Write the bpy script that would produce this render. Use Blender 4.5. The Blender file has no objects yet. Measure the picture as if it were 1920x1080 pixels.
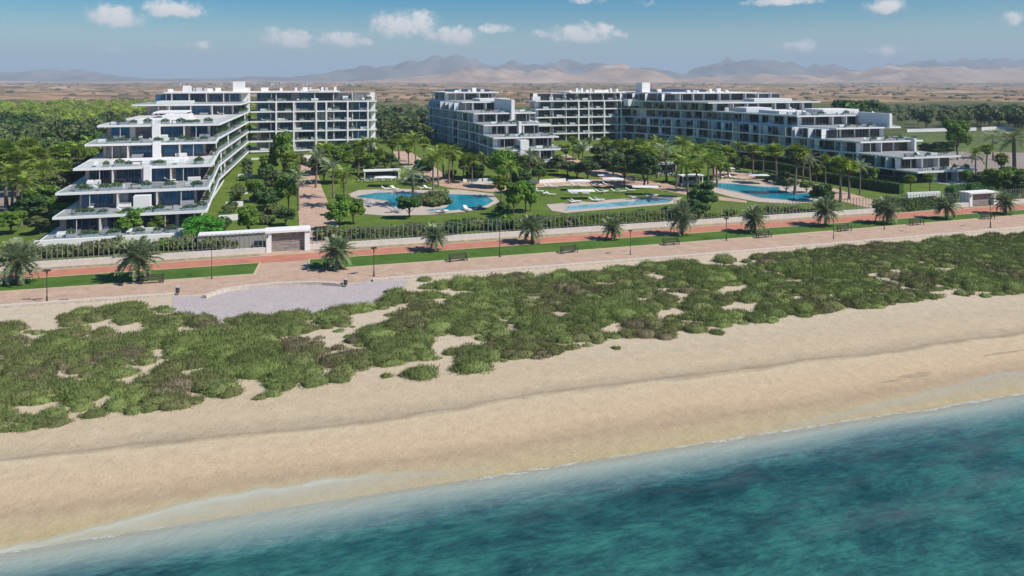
import bpy, bmesh, math, random
import numpy as np
from mathutils import Vector, Matrix, noise
R = random.Random(7)
NR = np.random.RandomState(11)
S = bpy.context.scene
C = S.collection

# ------------------------------------------------------------------ camera
AX = math.radians(16.5)                 # the promenade runs along +X; the camera looks 16.5 degrees right of +Y
CA, SA = math.cos(AX), math.sin(AX)
HC, F, HY = 22.5, 1400.0, 150.0
cam_d = bpy.data.cameras.new('camera'); cam = bpy.data.objects.new('camera', cam_d); C.objects.link(cam)
cam.location = (0, 0, HC); cam.rotation_euler = (math.radians(90), 0, -AX)
cam_d.sensor_width = 36; cam_d.lens = 36*F/1920; cam_d.shift_y = -(540-HY)/1920
cam_d.clip_start = 0.5; cam_d.clip_end = 40000
S.camera = cam

# ------------------------------------------------------------------ world and sun
SUN_EL = math.radians(47)
sx, sy = 0.93, -0.37                    # towards the sun, in camera-aligned axes
sun_u, sun_v = sx*CA+sy*SA, -sx*SA+sy*CA
SUN_AZ = math.atan2(sun_u, sun_v)
w = bpy.data.worlds.new('World'); S.world = w; w.use_nodes = True
nt = w.node_tree; nt.nodes.clear()
def N(nt, t, **k):
    n = nt.nodes.new(t)
    for a, b in k.items():
        if a[0] == 'i' and a[1:].isdigit(): n.inputs[int(a[1:])].default_value = b
        else: setattr(n, a, b)
    return n
def ramp(nt, fac, stops, interp='LINEAR'):
    n = nt.nodes.new('ShaderNodeValToRGB'); n.color_ramp.interpolation = interp
    e = n.color_ramp.elements
    while len(e) < len(stops): e.new(0.5)
    for k, (p, c) in enumerate(stops):
        e[k].position = p; e[k].color = (*c, 1) if len(c) == 3 else c
    nt.links.new(fac, n.inputs[0]); return n.outputs[0]
def M(nt, op, a, b=None, c=None):
    n = nt.nodes.new('ShaderNodeMath'); n.operation = op
    for k, x in enumerate((a, b, c)):
        if x is None: continue
        if isinstance(x, (int, float)): n.inputs[k].default_value = x
        else: nt.links.new(x, n.inputs[k])
    return n.outputs[0]
def MIX(nt, f, a, b, blend='MIX'):
    n = nt.nodes.new('ShaderNodeMix'); n.data_type = 'RGBA'; n.blend_type = blend
    for i, x in ((0, f), (6, a), (7, b)):
        if isinstance(x, (int, float)): n.inputs[i].default_value = x
        elif isinstance(x, tuple): n.inputs[i].default_value = (*x, 1) if len(x) == 3 else x
        else: nt.links.new(x, n.inputs[i])
    return n.outputs[2]
sky = N(nt, 'ShaderNodeTexSky', sky_type='NISHITA', sun_disc=False, sun_elevation=SUN_EL, sun_rotation=SUN_AZ,
        altitude=0, air_density=1.0, dust_density=0.6, ozone_density=3.0)
tc = N(nt, 'ShaderNodeTexCoord')
# clouds: soft puffs, each at its own azimuth and elevation
def cloud_mask():
    sep = N(nt, 'ShaderNodeSeparateXYZ'); nt.links.new(tc.outputs['Generated'], sep.inputs[0])
    hx = M(nt, 'SUBTRACT', M(nt, 'MULTIPLY', sep.outputs[0], CA), M(nt, 'MULTIPLY', sep.outputs[1], -SA))
    # azimuth (a) about the view axis and tangent of elevation (t)
    fx = M(nt, 'SUBTRACT', M(nt, 'MULTIPLY', sep.outputs[0], CA), M(nt, 'MULTIPLY', sep.outputs[1], SA))
    fy = M(nt, 'ADD', M(nt, 'MULTIPLY', sep.outputs[0], SA), M(nt, 'MULTIPLY', sep.outputs[1], CA))
    az = M(nt, 'ARCTAN2', fx, fy)
    hor = M(nt, 'SQRT', M(nt, 'ADD', M(nt, 'MULTIPLY', fx, fx), M(nt, 'MULTIPLY', fy, fy)))
    el = M(nt, 'ARCTAN2', sep.outputs[2], hor)
    return az, el
az, el = cloud_mask()
comb = N(nt, 'ShaderNodeCombineXYZ'); nt.links.new(az, comb.inputs[0]); nt.links.new(el, comb.inputs[1])
nz = N(nt, 'ShaderNodeTexNoise', i2=38.0, i3=6.0, i4=0.62); nt.links.new(comb.outputs[0], nz.inputs[0])
nz2 = N(nt, 'ShaderNodeTexNoise', i2=95.0, i3=4.0, i4=0.6); nt.links.new(comb.outputs[0], nz2.inputs[0])
CLOUDS = [(215,32,52,20,1),(325,20,60,16,.9),(540,72,42,20,.95),(645,76,55,13,.8),(757,50,58,26,1),(850,68,46,16,.95),
          (930,55,32,9,.7),(1095,65,62,18,1),(1018,64,20,9,.5),(1467,4,62,8,.95),(1657,12,36,15,.9),(1500,87,32,11,.6),(1666,97,32,10,.7),
          (1902,36,22,13,.7),(372,87,22,8,.5),(290,86,36,6,.3),(235,93,34,6,.3),(1210,8,18,9,.4),(1098,2,34,6,.5),
          (-160,40,60,22,.9),(2080,60,60,20,.8),(2300,20,70,24,.9),(-420,70,70,20,.8)]
tot = None; shade = None
for (px, py, rx, ry, s) in CLOUDS:
    X = (px-960)/F; a0 = math.atan(X); e0 = math.atan((HY-py)/F/math.sqrt(1+X*X))
    ra = rx/F/(1+X*X); re = ry/F/math.sqrt(1+X*X)
    da = M(nt, 'DIVIDE', M(nt, 'SUBTRACT', az, a0), ra*1.4)
    de = M(nt, 'DIVIDE', M(nt, 'SUBTRACT', el, e0), re*1.5)
    dn = M(nt, 'MULTIPLY', M(nt, 'MINIMUM', de, 0.0), 0.9)       # flat bases
    d2 = M(nt, 'ADD', M(nt, 'ADD', M(nt, 'MULTIPLY', da, da), M(nt, 'MULTIPLY', de, de)), M(nt, 'MULTIPLY', dn, dn))
    g = M(nt, 'MULTIPLY', M(nt, 'SUBTRACT', 1.0, d2), s)
    tot = g if tot is None else M(nt, 'MAXIMUM', tot, g)
    lit = M(nt, 'ADD', M(nt, 'MULTIPLY', de, 0.6), M(nt, 'MULTIPLY', da, 0.25))
    lit = M(nt, 'MULTIPLY', M(nt, 'GREATER_THAN', g, -0.3), lit)
    shade = lit if shade is None else M(nt, 'ADD', shade, lit)
nn = M(nt, 'ADD', M(nt, 'MULTIPLY', M(nt, 'SUBTRACT', nz.outputs[0], 0.5), 2.3), M(nt, 'MULTIPLY', M(nt, 'SUBTRACT', nz2.outputs[0], 0.5), 1.3))
mask = N(nt, 'ShaderNodeMapRange', interpolation_type='SMOOTHERSTEP', i1=0.0, i2=1.1)
nt.links.new(M(nt, 'ADD', M(nt, 'MAXIMUM', tot, -1.2), nn), mask.inputs[0])
mk = M(nt, 'MULTIPLY', mask.outputs[0], 0.92)
ccol = ramp(nt, M(nt, 'ADD', M(nt, 'MULTIPLY', shade, 0.35), 0.5), [(0.1, (4.0, 4.2, 4.6)), (0.5, (7.0, 6.6, 6.4)), (0.9, (8.6, 8.3, 8.0))])
hs = N(nt, 'ShaderNodeHueSaturation', i1=2.1, i2=0.70); nt.links.new(sky.outputs[0], hs.inputs[4])
# pale dusty band low over the land
band = N(nt, 'ShaderNodeMapRange', interpolation_type='SMOOTHSTEP', i1=0.0, i2=0.085, i3=0.7, i4=0.0); nt.links.new(el, band.inputs[0])
skyc = MIX(nt, band.outputs[0], hs.outputs[0], (3.2, 4.7, 6.0))
out = MIX(nt, mk, skyc, ccol)
bg = N(nt, 'ShaderNodeBackground', i1=0.12); nt.links.new(out, bg.inputs[0])
wo = N(nt, 'ShaderNodeOutputWorld'); nt.links.new(bg.outputs[0], wo.inputs[0])

sl = bpy.data.lights.new('sun', 'SUN'); sl.energy = 4.9; sl.angle = math.radians(0.5); sl.color = (1, 0.95, 0.87)
so = bpy.data.objects.new('sun', sl); C.objects.link(so); so.location = (0, 0, 90)
dvec = Vector((sun_u*math.cos(SUN_EL), sun_v*math.cos(SUN_EL), math.sin(SUN_EL)))
so.rotation_euler = dvec.to_track_quat('Z', 'Y').to_euler()
S.view_settings.view_transform = 'Standard'; S.view_settings.look = 'None'; S.view_settings.exposure = 0.10
S.view_settings.gamma = 1; S.view_settings.use_curve_mapping = False
try:
    S.cycles.volume_bounces = 0; S.cycles.max_bounces = 6; S.cycles.transparent_max_bounces = 12
    S.cycles.diffuse_bounces = 3; S.cycles.glossy_bounces = 2; S.cycles.use_denoising = True
    S.cycles.volume_max_steps = 64
except Exception: pass

# ------------------------------------------------------------------ coordinates
ZB = [(-400, -26), (0, -12), (40, -7.5), (52, -6.0), (62, -5.1), (68, -4.9), (98, -4.0), (185, -4.0), (238, -0.6), (9000, -0.6)]
def zg(v):
    for (a, za), (b, zb) in zip(ZB, ZB[1:]):
        if v <= b: return za+(zb-za)*max(0, v-a)/(b-a)
    return ZB[-1][1]
def ray(px, Y):
    X = (px-960)/F*Y
    return X*CA+Y*SA, -X*SA+Y*CA
def W(px, py, z):
    Y = (HC-z)*F/(py-HY); u, v = ray(px, Y); return u, v, Y
def G(px, py):
    lo, hi = 20.0, 4000.0
    for _ in range(60):
        Y = (lo+hi)/2; v = ray(px, Y)[1]
        if HC-(py-HY)*Y/F > zg(v): lo = Y
        else: hi = Y
    u, v = ray(px, lo); return u, v, lo
def G2(px, py): return G(px, py)[:2]
def at_v(px, v):
    X = (px-960)/F; Y = v/(-X*SA+CA); return ray(px, Y)[0], v, Y

# ------------------------------------------------------------------ materials
MATS = {}
def material(name):
    m = bpy.data.materials.new(name); m.use_nodes = True; t = m.node_tree; t.nodes.clear()
    MATS[name] = m; o = N(t, 'ShaderNodeOutputMaterial'); return m, t, o
def coords(t, kind='Object'):
    if kind == 'World': return N(t, 'ShaderNodeNewGeometry').outputs['Position']
    return N(t, 'ShaderNodeTexCoord').outputs[kind]
def noise_n(t, vec, scale, detail=4, rough=0.55, dist=0):
    n = N(t, 'ShaderNodeTexNoise', i2=scale, i3=detail, i4=rough); n.inputs['Distortion'].default_value = dist
    t.links.new(vec, n.inputs[0]); return n.outputs[0]
def simple(name, col, rough=0.7, var=0.12, scale=2.0, bump=0.0, spec=0.3, metal=0, rnd=0.0, bscale=None):
    m, t, o = material(name)
    p = N(t, 'ShaderNodeBsdfPrincipled'); g = coords(t, 'World')
    f = noise_n(t, g, scale, 5, 0.6)
    a = tuple(max(0, c*(1-var)) for c in col); b = tuple(min(1, c*(1+var)) for c in col)
    c = ramp(t, f, [(0.3, a), (0.7, b)])
    if rnd:
        oi = N(t, 'ShaderNodeObjectInfo')
        h = N(t, 'ShaderNodeHueSaturation', i1=1.0); t.links.new(c, h.inputs[4])
        t.links.new(M(t, 'ADD', M(t, 'MULTIPLY', oi.outputs['Random'], rnd*2), 1-rnd), h.inputs[2]); c = h.outputs[0]
    t.links.new(c, p.inputs['Base Color']); p.inputs['Roughness'].default_value = rough
    p.inputs['Specular IOR Level'].default_value = spec; p.inputs['Metallic'].default_value = metal
    if bump:
        bn = N(t, 'ShaderNodeBump', i0=bump, i1=0.1); t.links.new(noise_n(t, g, bscale or scale*6, 4), bn.inputs['Height'])
        t.links.new(bn.outputs[0], p.inputs['Normal'])
    t.links.new(p.outputs[0], o.inputs[0]); return m
def foliage(name, c1, c2, transl=0.25, scale=0.9, rnd=0.18, hue=0.012):
    m, t, o = material(name)
    g = coords(t, 'World'); f = noise_n(t, g, scale, 4, 0.7)
    wn = N(t, 'ShaderNodeNewGeometry').outputs['Random Per Island']
    f = M(t, 'ADD', M(t, 'MULTIPLY', f, 0.6), M(t, 'MULTIPLY', wn, 0.4))
    c = ramp(t, f, [(0.25, c1), (0.75, c2)])
    oi = N(t, 'ShaderNodeObjectInfo'); h = N(t, 'ShaderNodeHueSaturation'); t.links.new(c, h.inputs[4])
    t.links.new(M(t, 'ADD', M(t, 'MULTIPLY', oi.outputs['Random'], rnd*2), 1-rnd), h.inputs[2])
    t.links.new(M(t, 'ADD', M(t, 'MULTIPLY', oi.outputs['Random'], hue*2), 0.5-hue), h.inputs[0])
    d = N(t, 'ShaderNodeBsdfPrincipled'); d.inputs['Roughness'].default_value = 0.55; d.inputs['Specular IOR Level'].default_value = 0.25
    tr = N(t, 'ShaderNodeBsdfTranslucent'); t.links.new(h.outputs[0], d.inputs[0]); t.links.new(h.outputs[0], tr.inputs[0])
    mx = N(t, 'ShaderNodeMixShader', i0=transl); t.links.new(d.outputs[0], mx.inputs[1]); t.links.new(tr.outputs[0], mx.inputs[2])
    t.links.new(mx.outputs[0], o.inputs[0]); return m

WHITE = simple('white_render', (0.80, 0.775, 0.75), 0.75, 0.04, 0.8)
GREIGE = simple('greige_render', (0.33, 0.30, 0.285), 0.8, 0.1, 0.8)
WARM = simple('warm_white_render', (0.62, 0.59, 0.56), 0.8, 0.06, 0.8)
MIDG = simple('mid_grey_render', (0.52, 0.53, 0.555), 0.8, 0.08, 0.7)
WHITE2 = simple('pale_grey_render', (0.70, 0.71, 0.73), 0.75, 0.06, 0.8)
GREY = simple('grey_render', (0.36, 0.37, 0.39), 0.8, 0.08, 1.0)
DARKG = simple('dark_grey_panel', (0.07, 0.072, 0.08), 0.6, 0.15, 1.5)
STONE = simple('brown_stone_cladding', (0.30, 0.255, 0.235), 0.85, 0.3, 2.5, 0.3)
METAL = simple('dark_metal', (0.06, 0.055, 0.055), 0.45, 0.1, 4, spec=0.5)
ALU = simple('light_metal', (0.55, 0.55, 0.54), 0.4, 0.08, 4, spec=0.5)
SLAT = simple('fence_slat_metal', (0.20, 0.20, 0.18), 0.6, 0.25, 1.2, spec=0.4, rnd=0.25)
CREAM = simple('cream_stone', (0.58, 0.50, 0.41), 0.85, 0.2, 3.0, 0.3)
BARK = simple('bark', (0.14, 0.10, 0.07), 0.9, 0.4, 6, 0.6)
PBARK = simple('palm_bark', (0.20, 0.16, 0.12), 0.9, 0.4, 9, 0.6)
WOOD = simple('dark_wood', (0.08, 0.06, 0.05), 0.7, 0.3, 6)
FABRIC = simple('white_fabric', (0.74, 0.73, 0.70), 0.9, 0.05, 5)
GFAB = simple('grey_fabric', (0.30, 0.31, 0.33), 0.9, 0.1, 5)
SOIL = simple('planting_soil', (0.15, 0.11, 0.08), 0.95, 0.3, 1.5, 0.4)
SOLAR = simple('solar_cells', (0.05, 0.07, 0.12), 0.25, 0.2, 3, spec=0.6)
TILE2 = simple('grey_terrace_tile', (0.36, 0.35, 0.345), 0.7, 0.12, 1.5)
BTILE = simple('balcony_tile', (0.22, 0.215, 0.21), 0.7, 0.15, 1.5)
TILE = simple('terrace_tile', (0.62, 0.59, 0.56), 0.7, 0.06, 1.5)
def glass_dark(name, col, var):
    m, t, o = material(name); p = N(t, 'ShaderNodeBsdfPrincipled'); g = coords(t, 'World')
    f = noise_n(t, g, 0.45, 3, 0.6)
    oi = N(t, 'ShaderNodeObjectInfo')
    f = M(t, 'ADD', M(t, 'MULTIPLY', f, 0.6), M(t, 'MULTIPLY', oi.outputs['Random'], 0.4))
    t.links.new(ramp(t, f, [(0.35, col), (0.62, var)]), p.inputs[0]); p.inputs['Roughness'].default_value = 0.06
    p.inputs['Specular IOR Level'].default_value = 0.5; t.links.new(p.outputs[0], o.inputs[0]); return m
GL_BLUE = glass_dark('painted_sky_reflection_glass', (0.010, 0.022, 0.045), (0.02, 0.13, 0.26))  # sky reflection painted into the panes as a blue base colour
GL_DARK = glass_dark('dark_window_glass', (0.012, 0.016, 0.02), (0.05, 0.06, 0.065))
def rail_glass():
    m, t, o = material('railing_glass'); tr = N(t, 'ShaderNodeBsdfTransparent'); tr.inputs[0].default_value = (0.93, 0.97, 0.97, 1)
    gl = N(t, 'ShaderNodeBsdfGlossy'); gl.inputs['Roughness'].default_value = 0.06; gl.inputs[0].default_value = (0.85, 0.93, 0.95, 1)
    df = N(t, 'ShaderNodeBsdfDiffuse'); df.inputs[0].default_value = (0.45, 0.55, 0.55, 1)
    m1 = N(t, 'ShaderNodeMixShader', i0=0.015); t.links.new(tr.outputs[0], m1.inputs[1]); t.links.new(df.outputs[0], m1.inputs[2])
    fr = N(t, 'ShaderNodeFresnel', i0=1.25); m2 = N(t, 'ShaderNodeMixShader')
    t.links.new(M(t, 'MULTIPLY', fr.outputs[0], 0.05), m2.inputs[0]); t.links.new(m1.outputs[0], m2.inputs[1]); t.links.new(gl.outputs[0], m2.inputs[2])
    t.links.new(m2.outputs[0], o.inputs[0]); return m
RAIL = rail_glass()
PALM_F = foliage('date_palm_leaf', (0.14, 0.19, 0.09), (0.42, 0.48, 0.27), 0.25, 1.5)
PALM_G = foliage('fan_palm_leaf', (0.101, 0.169, 0.027), (0.383, 0.473, 0.079), 0.3, 1.2)
DRY_F = foliage('dry_palm_leaf', (0.18, 0.14, 0.05), (0.30, 0.24, 0.10), 0.2, 1.2)
LEAF_A = foliage('bright_leaf', (0.070, 0.150, 0.024), (0.240, 0.380, 0.056), 0.3, 0.8)
LEAF_B = foliage('dark_leaf', (0.034, 0.080, 0.027), (0.114, 0.209, 0.057), 0.25, 0.8)
LEAF_C = foliage('olive_leaf', (0.076, 0.111, 0.043), (0.221, 0.264, 0.093), 0.25, 0.7)
LEAF_Y = foliage('yellow_green_leaf', (0.083, 0.128, 0.018), (0.300, 0.330, 0.045), 0.3, 0.5, 0.25, 0.02)
LEAF_V = foliage('vivid_leaf', (0.048, 0.160, 0.019), (0.144, 0.384, 0.040), 0.3, 0.8)
LEAF_F = foliage('far_leaf', (0.048, 0.080, 0.032), (0.160, 0.208, 0.072), 0.2, 0.25, 0.25, 0.02)

# scrub, with its own per-clump colour
def scrub_mat():
    m, t, o = material('dune_scrub_leaf'); at = N(t, 'ShaderNodeAttribute', attribute_name='tone')
    g = coords(t, 'World'); f = noise_n(t, g, 3.0, 4, 0.75)
    wn = N(t, 'ShaderNodeNewGeometry').outputs['Random Per Island']
    c = ramp(t, at.outputs['Fac'], [(0.0, (0.19, 0.165, 0.10)), (0.10, (0.18, 0.185, 0.08)), (0.45, (0.165, 0.20, 0.072)), (0.8, (0.195, 0.245, 0.08)), (1, (0.235, 0.29, 0.09))])
    v = M(t, 'ADD', M(t, 'MULTIPLY', f, 0.5), M(t, 'MULTIPLY', wn, 0.6))
    h = N(t, 'ShaderNodeHueSaturation'); t.links.new(c, h.inputs[4]); t.links.new(M(t, 'ADD', v, 0.5), h.inputs[2])
    d = N(t, 'ShaderNodeBsdfDiffuse'); tr = N(t, 'ShaderNodeBsdfTranslucent'); mx = N(t, 'ShaderNodeMixShader', i0=0.2)
    for q in (d, tr): t.links.new(h.outputs[0], q.inputs[0])
    t.links.new(d.outputs[0], mx.inputs[1]); t.links.new(tr.outputs[0], mx.inputs[2]); t.links.new(mx.outputs[0], o.inputs[0]); return m
SCRUB = scrub_mat()
def lin(r, g, b):
    f = lambda x: (x/255/12.92) if x/255 <= 0.04045 else ((x/255+0.055)/1.055)**2.4
    return (f(r), f(g), f(b))
def alb(r, g, b, k=0.80): return tuple(min(0.85, x*k) for x in lin(r, g, b))
def sand_mat():
    m, t, o = material('beach_sand'); g = coords(t, 'World')
    sp = N(t, 'ShaderNodeSeparateXYZ'); t.links.new(g, sp.inputs[0])
    mp = N(t, 'ShaderNodeMapping'); mp.inputs[3].default_value = (0.25, 1, 1); t.links.new(g, mp.inputs[0])
    n1 = noise_n(t, mp.outputs[0], 0.12, 4, 0.6); n2 = noise_n(t, mp.outputs[0], 0.9, 5, 0.65)
    v = M(t, 'ADD', sp.outputs[1], M(t, 'ADD', M(t, 'MULTIPLY', M(t, 'SUBTRACT', n1, 0.5), 5.0), M(t, 'MULTIPLY', M(t, 'SUBTRACT', n2, 0.5), 1.2)))
    mr = N(t, 'ShaderNodeMapRange', i1=50.0, i2=74.0); t.links.new(v, mr.inputs[0])
    P = lambda x: (x-50)/24
    c = ramp(t, mr.outputs[0], [(0, alb(172, 160, 130, .9)), (P(52.3), alb(186, 170, 132, .9)), (P(54.4), alb(188, 170, 136, .9)), (P(55.6), alb(182, 160, 132, .9)), (P(57.5), alb(204, 180, 147, .9)),
        (P(60.3), alb(205, 184, 153, .9)), (P(61.3), alb(205, 187, 157, .9)), (P(62.0), alb(166, 150, 126, .9)), (P(62.5), alb(185, 168, 141, .9)), (P(64.5), alb(203, 184, 154, .9)), (P(68), alb(200, 182, 154, .9)), (1, alb(205, 189, 164, .9))])
    f = noise_n(t, g, 6.0, 6, 0.75); f2 = noise_n(t, g, 1.1, 4, 0.6)
    c = MIX(t, 1.0, c, ramp(t, f, [(0.3, (0.66, 0.65, 0.63)), (0.45, (0.97, 0.97, 0.97)), (0.75, (1.10, 1.10, 1.10))]), 'MULTIPLY')
    c = MIX(t, 1.0, c, ramp(t, f2, [(0.25, (0.88, 0.87, 0.86)), (0.75, (1.08, 1.08, 1.08))]), 'MULTIPLY')
    vo = N(t, 'ShaderNodeTexVoronoi', i2=1.6); t.links.new(g, vo.inputs[0])
    bl = M(t, 'LESS_THAN', vo.outputs['Distance'], 0.07)
    c = MIX(t, M(t, 'MULTIPLY', bl, 0.45), c, (0.12, 0.10, 0.08))
    p = N(t, 'ShaderNodeBsdfPrincipled'); t.links.new(c, p.inputs[0]); p.inputs['Roughness'].default_value = 0.9; p.inputs['Specular IOR Level'].default_value = 0.15
    b = N(t, 'ShaderNodeBump', i0=0.55, i1=0.12); t.links.new(M(t, 'ADD', noise_n(t, g, 3.5, 6, 0.7), M(t, 'MULTIPLY', f2, 0.8)), b.inputs['Height'])
    t.links.new(b.outputs[0], p.inputs['Normal']); t.links.new(p.outputs[0], o.inputs[0]); return m
SAND = sand_mat()
def sea_mat():
    m, t, o = material('sea_water'); g = coords(t, 'World')
    sp = N(t, 'ShaderNodeSeparateXYZ'); t.links.new(g, sp.inputs[0]); u, v0 = sp.outputs[0], sp.outputs[1]
    mp = N(t, 'ShaderNodeMapping'); mp.inputs[3].default_value = (0.22, 1, 1); t.links.new(g, mp.inputs[0])
    mp3 = N(t, 'ShaderNodeMapping'); mp3.inputs[3].default_value = (0.6, 1, 1); mp3.inputs[2].default_value = (0, 0, -.12); t.links.new(g, mp3.inputs[0])
    n1 = noise_n(t, mp.outputs[0], 0.22, 4, 0.55); n2 = noise_n(t, mp.outputs[0], 1.5, 4, 0.6); n3 = noise_n(t, mp3.outputs[0], 0.26, 9, 0.78, 0.3); n4 = noise_n(t, mp.outputs[0], 3.0, 3, 0.8)
    nf = noise_n(t, g, 1.6, 6, 0.8)
    wob = M(t, 'MULTIPLY', M(t, 'SUBTRACT', n1, 0.5), 2.6)
    v = M(t, 'ADD', v0, M(t, 'ADD', wob, M(t, 'MULTIPLY', M(t, 'SUBTRACT', n2, 0.5), 0.7)))
    mr = N(t, 'ShaderNodeMapRange', i1=34.0, i2=54.0); t.links.new(v, mr.inputs[0]); P = lambda x: (x-34)/20
    # from open water in to the shore
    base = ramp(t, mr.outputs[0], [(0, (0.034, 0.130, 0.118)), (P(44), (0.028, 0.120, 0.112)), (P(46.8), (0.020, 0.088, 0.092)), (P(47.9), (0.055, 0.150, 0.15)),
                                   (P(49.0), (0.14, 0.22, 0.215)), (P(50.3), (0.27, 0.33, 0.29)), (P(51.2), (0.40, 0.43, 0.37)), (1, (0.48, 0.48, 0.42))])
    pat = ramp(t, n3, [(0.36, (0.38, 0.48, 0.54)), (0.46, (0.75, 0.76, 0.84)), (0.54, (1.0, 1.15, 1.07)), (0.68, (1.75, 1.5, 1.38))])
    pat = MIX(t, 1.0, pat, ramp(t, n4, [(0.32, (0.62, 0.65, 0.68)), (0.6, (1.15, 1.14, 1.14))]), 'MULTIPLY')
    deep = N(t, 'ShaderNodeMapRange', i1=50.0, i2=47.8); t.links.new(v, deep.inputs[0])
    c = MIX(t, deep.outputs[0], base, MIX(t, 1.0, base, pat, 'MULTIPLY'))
    # warm brown algae streaks out to the right
    al = N(t, 'ShaderNodeMapRange', interpolation_type='SMOOTHSTEP', i1=0.5, i2=0.75, i4=0.5); t.links.new(noise_n(t, mp.outputs[0], 0.13, 6, 0.7), al.inputs[0]); al = al.outputs[0]
    c = MIX(t, M(t, 'MULTIPLY', al, deep.outputs[0]), c, (0.13, 0.15, 0.15))
    # foam where the water meets the sand
    fd = M(t, 'ABSOLUTE', M(t, 'SUBTRACT', v, 52.0))
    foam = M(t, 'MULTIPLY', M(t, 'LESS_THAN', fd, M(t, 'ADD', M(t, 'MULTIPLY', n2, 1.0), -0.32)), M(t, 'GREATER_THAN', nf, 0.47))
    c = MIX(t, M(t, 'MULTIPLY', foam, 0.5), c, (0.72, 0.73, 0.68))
    p = N(t, 'ShaderNodeBsdfPrincipled'); t.links.new(c, p.inputs[0]); p.inputs['Roughness'].default_value = 0.22; p.inputs['IOR'].default_value = 1.33
    p.inputs['Specular IOR Level'].default_value = 0.22
    b = N(t, 'ShaderNodeBump', i0=0.5, i1=0.25); mp2 = N(t, 'ShaderNodeMapping'); mp2.inputs[3].default_value = (0.55, 1, 1); t.links.new(g, mp2.inputs[0])
    t.links.new(M(t, 'ADD', noise_n(t, mp2.outputs[0], 1.3, 5, 0.65), M(t, 'MULTIPLY', noise_n(t, mp2.outputs[0], 5.0, 3, 0.6), 0.3)), b.inputs['Height'])
    t.links.new(b.outputs[0], p.inputs['Normal'])
    al = N(t, 'ShaderNodeMapRange', i1=52.9, i2=50.4, interpolation_type='SMOOTHSTEP'); t.links.new(v, al.inputs[0])
    t.links.new(M(t, 'MAXIMUM', M(t, 'MULTIPLY', al.outputs[0], 1.0), M(t, 'MULTIPLY', foam, 0.8)), p.inputs['Alpha'])
    t.links.new(p.outputs[0], o.inputs[0]); return m
SEA = sea_mat()
def grass_mat(name, a, b, c3, s=1.0):
    m, t, o = material(name); g = coords(t, 'World'); f = noise_n(t, g, 0.25*s, 5, 0.65); f2 = noise_n(t, g, 5.0*s, 5, 0.8)
    c = ramp(t, f, [(0.3, a), (0.55, b), (0.75, c3)])
    c = MIX(t, 1.0, c, ramp(t, f2, [(0.3, (0.6, 0.62, 0.6)), (0.7, (1.25, 1.22, 1.2))]), 'MULTIPLY')
    p = N(t, 'ShaderNodeBsdfPrincipled'); t.links.new(c, p.inputs[0]); p.inputs['Roughness'].default_value = 0.8; p.inputs['Specular IOR Level'].default_value = 0.15
    bb = N(t, 'ShaderNodeBump', i0=0.8, i1=0.15); t.links.new(f2, bb.inputs['Height']); t.links.new(bb.outputs[0], p.inputs['Normal'])
    t.links.new(p.outputs[0], o.inputs[0]); return m
GRASS = grass_mat('lawn_grass', (0.09, 0.15, 0.022), (0.135, 0.20, 0.032), (0.19, 0.235, 0.05))
GRASS_S = grass_mat('strip_grass', (0.06, 0.13, 0.018), (0.095, 0.18, 0.027), (0.13, 0.21, 0.038))
FIELD = grass_mat('field_grass', (0.08, 0.12, 0.035), (0.13, 0.17, 0.05), (0.17, 0.19, 0.07), 0.4)
def paving(name, col, joint, sc, var=0.12, wear=0.2, off=0.5, rot=0.0, mortar=0.03):
    m, t, o = material(name); g = coords(t, 'World'); mp = N(t, 'ShaderNodeMapping'); mp.inputs[2].default_value = (0, 0, rot); t.links.new(g, mp.inputs[0])
    br = N(t, 'ShaderNodeTexBrick', offset=off); t.links.new(mp.outputs[0], br.inputs[0])
    br.inputs['Scale'].default_value = sc; br.inputs['Mortar Size'].default_value = mortar
    br.inputs['Color1'].default_value = (*[c*(1-var) for c in col], 1); br.inputs['Color2'].default_value = (*[c*(1+var) for c in col], 1); br.inputs['Mortar'].default_value = (*joint, 1)
    c = MIX(t, 1.0, br.outputs[0], ramp(t, noise_n(t, g, 0.5, 6, 0.7), [(0.3, (1-wear,)*3), (0.7, (1+wear*0.6,)*3)]), 'MULTIPLY')
    c = MIX(t, 1.0, c, ramp(t, noise_n(t, g, 7, 4, 0.7), [(0.3, (0.86,)*3), (0.7, (1.12,)*3)]), 'MULTIPLY')
    p = N(t, 'ShaderNodeBsdfPrincipled'); t.links.new(c, p.inputs[0]); p.inputs['Roughness'].default_value = 0.85; p.inputs['Specular IOR Level'].default_value = 0.2
    bb = N(t, 'ShaderNodeBump', i0=0.4, i1=0.04); t.links.new(br.outputs['Fac'], bb.inputs['Height']); bb.invert = True; t.links.new(bb.outputs[0], p.inputs['Normal'])
    t.links.new(p.outputs[0], o.inputs[0]); return m
PROM = paving('promenade_paving', alb(201, 172, 149, .95), alb(184, 155, 133, .95), 2.2)
TRACK = paving('red_track_surface', alb(205, 138, 114, .9), alb(190, 124, 102, .9), 0.6, 0.05)
COBBLE = paving('grey_cobble', alb(196, 184, 182, .95), alb(160, 150, 148, .9), 2.4, 0.14, 0.1, 0.5, 0.3)
GPATH = paving('garden_paving', alb(206, 174, 152, .95), alb(186, 156, 136, .95), 1.6, 0.08)
DECK = paving('pool_deck_paving', alb(222, 204, 188), alb(200, 182, 168), 1.6, 0.05, 0.08)
PARKM = paving('car_park_paving', alb(176, 162, 152), alb(150, 136, 128), 0.35, 0.12)
EDGE = simple('cream_edging', alb(214, 196, 166), 0.85, 0.1, 2)
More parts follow.
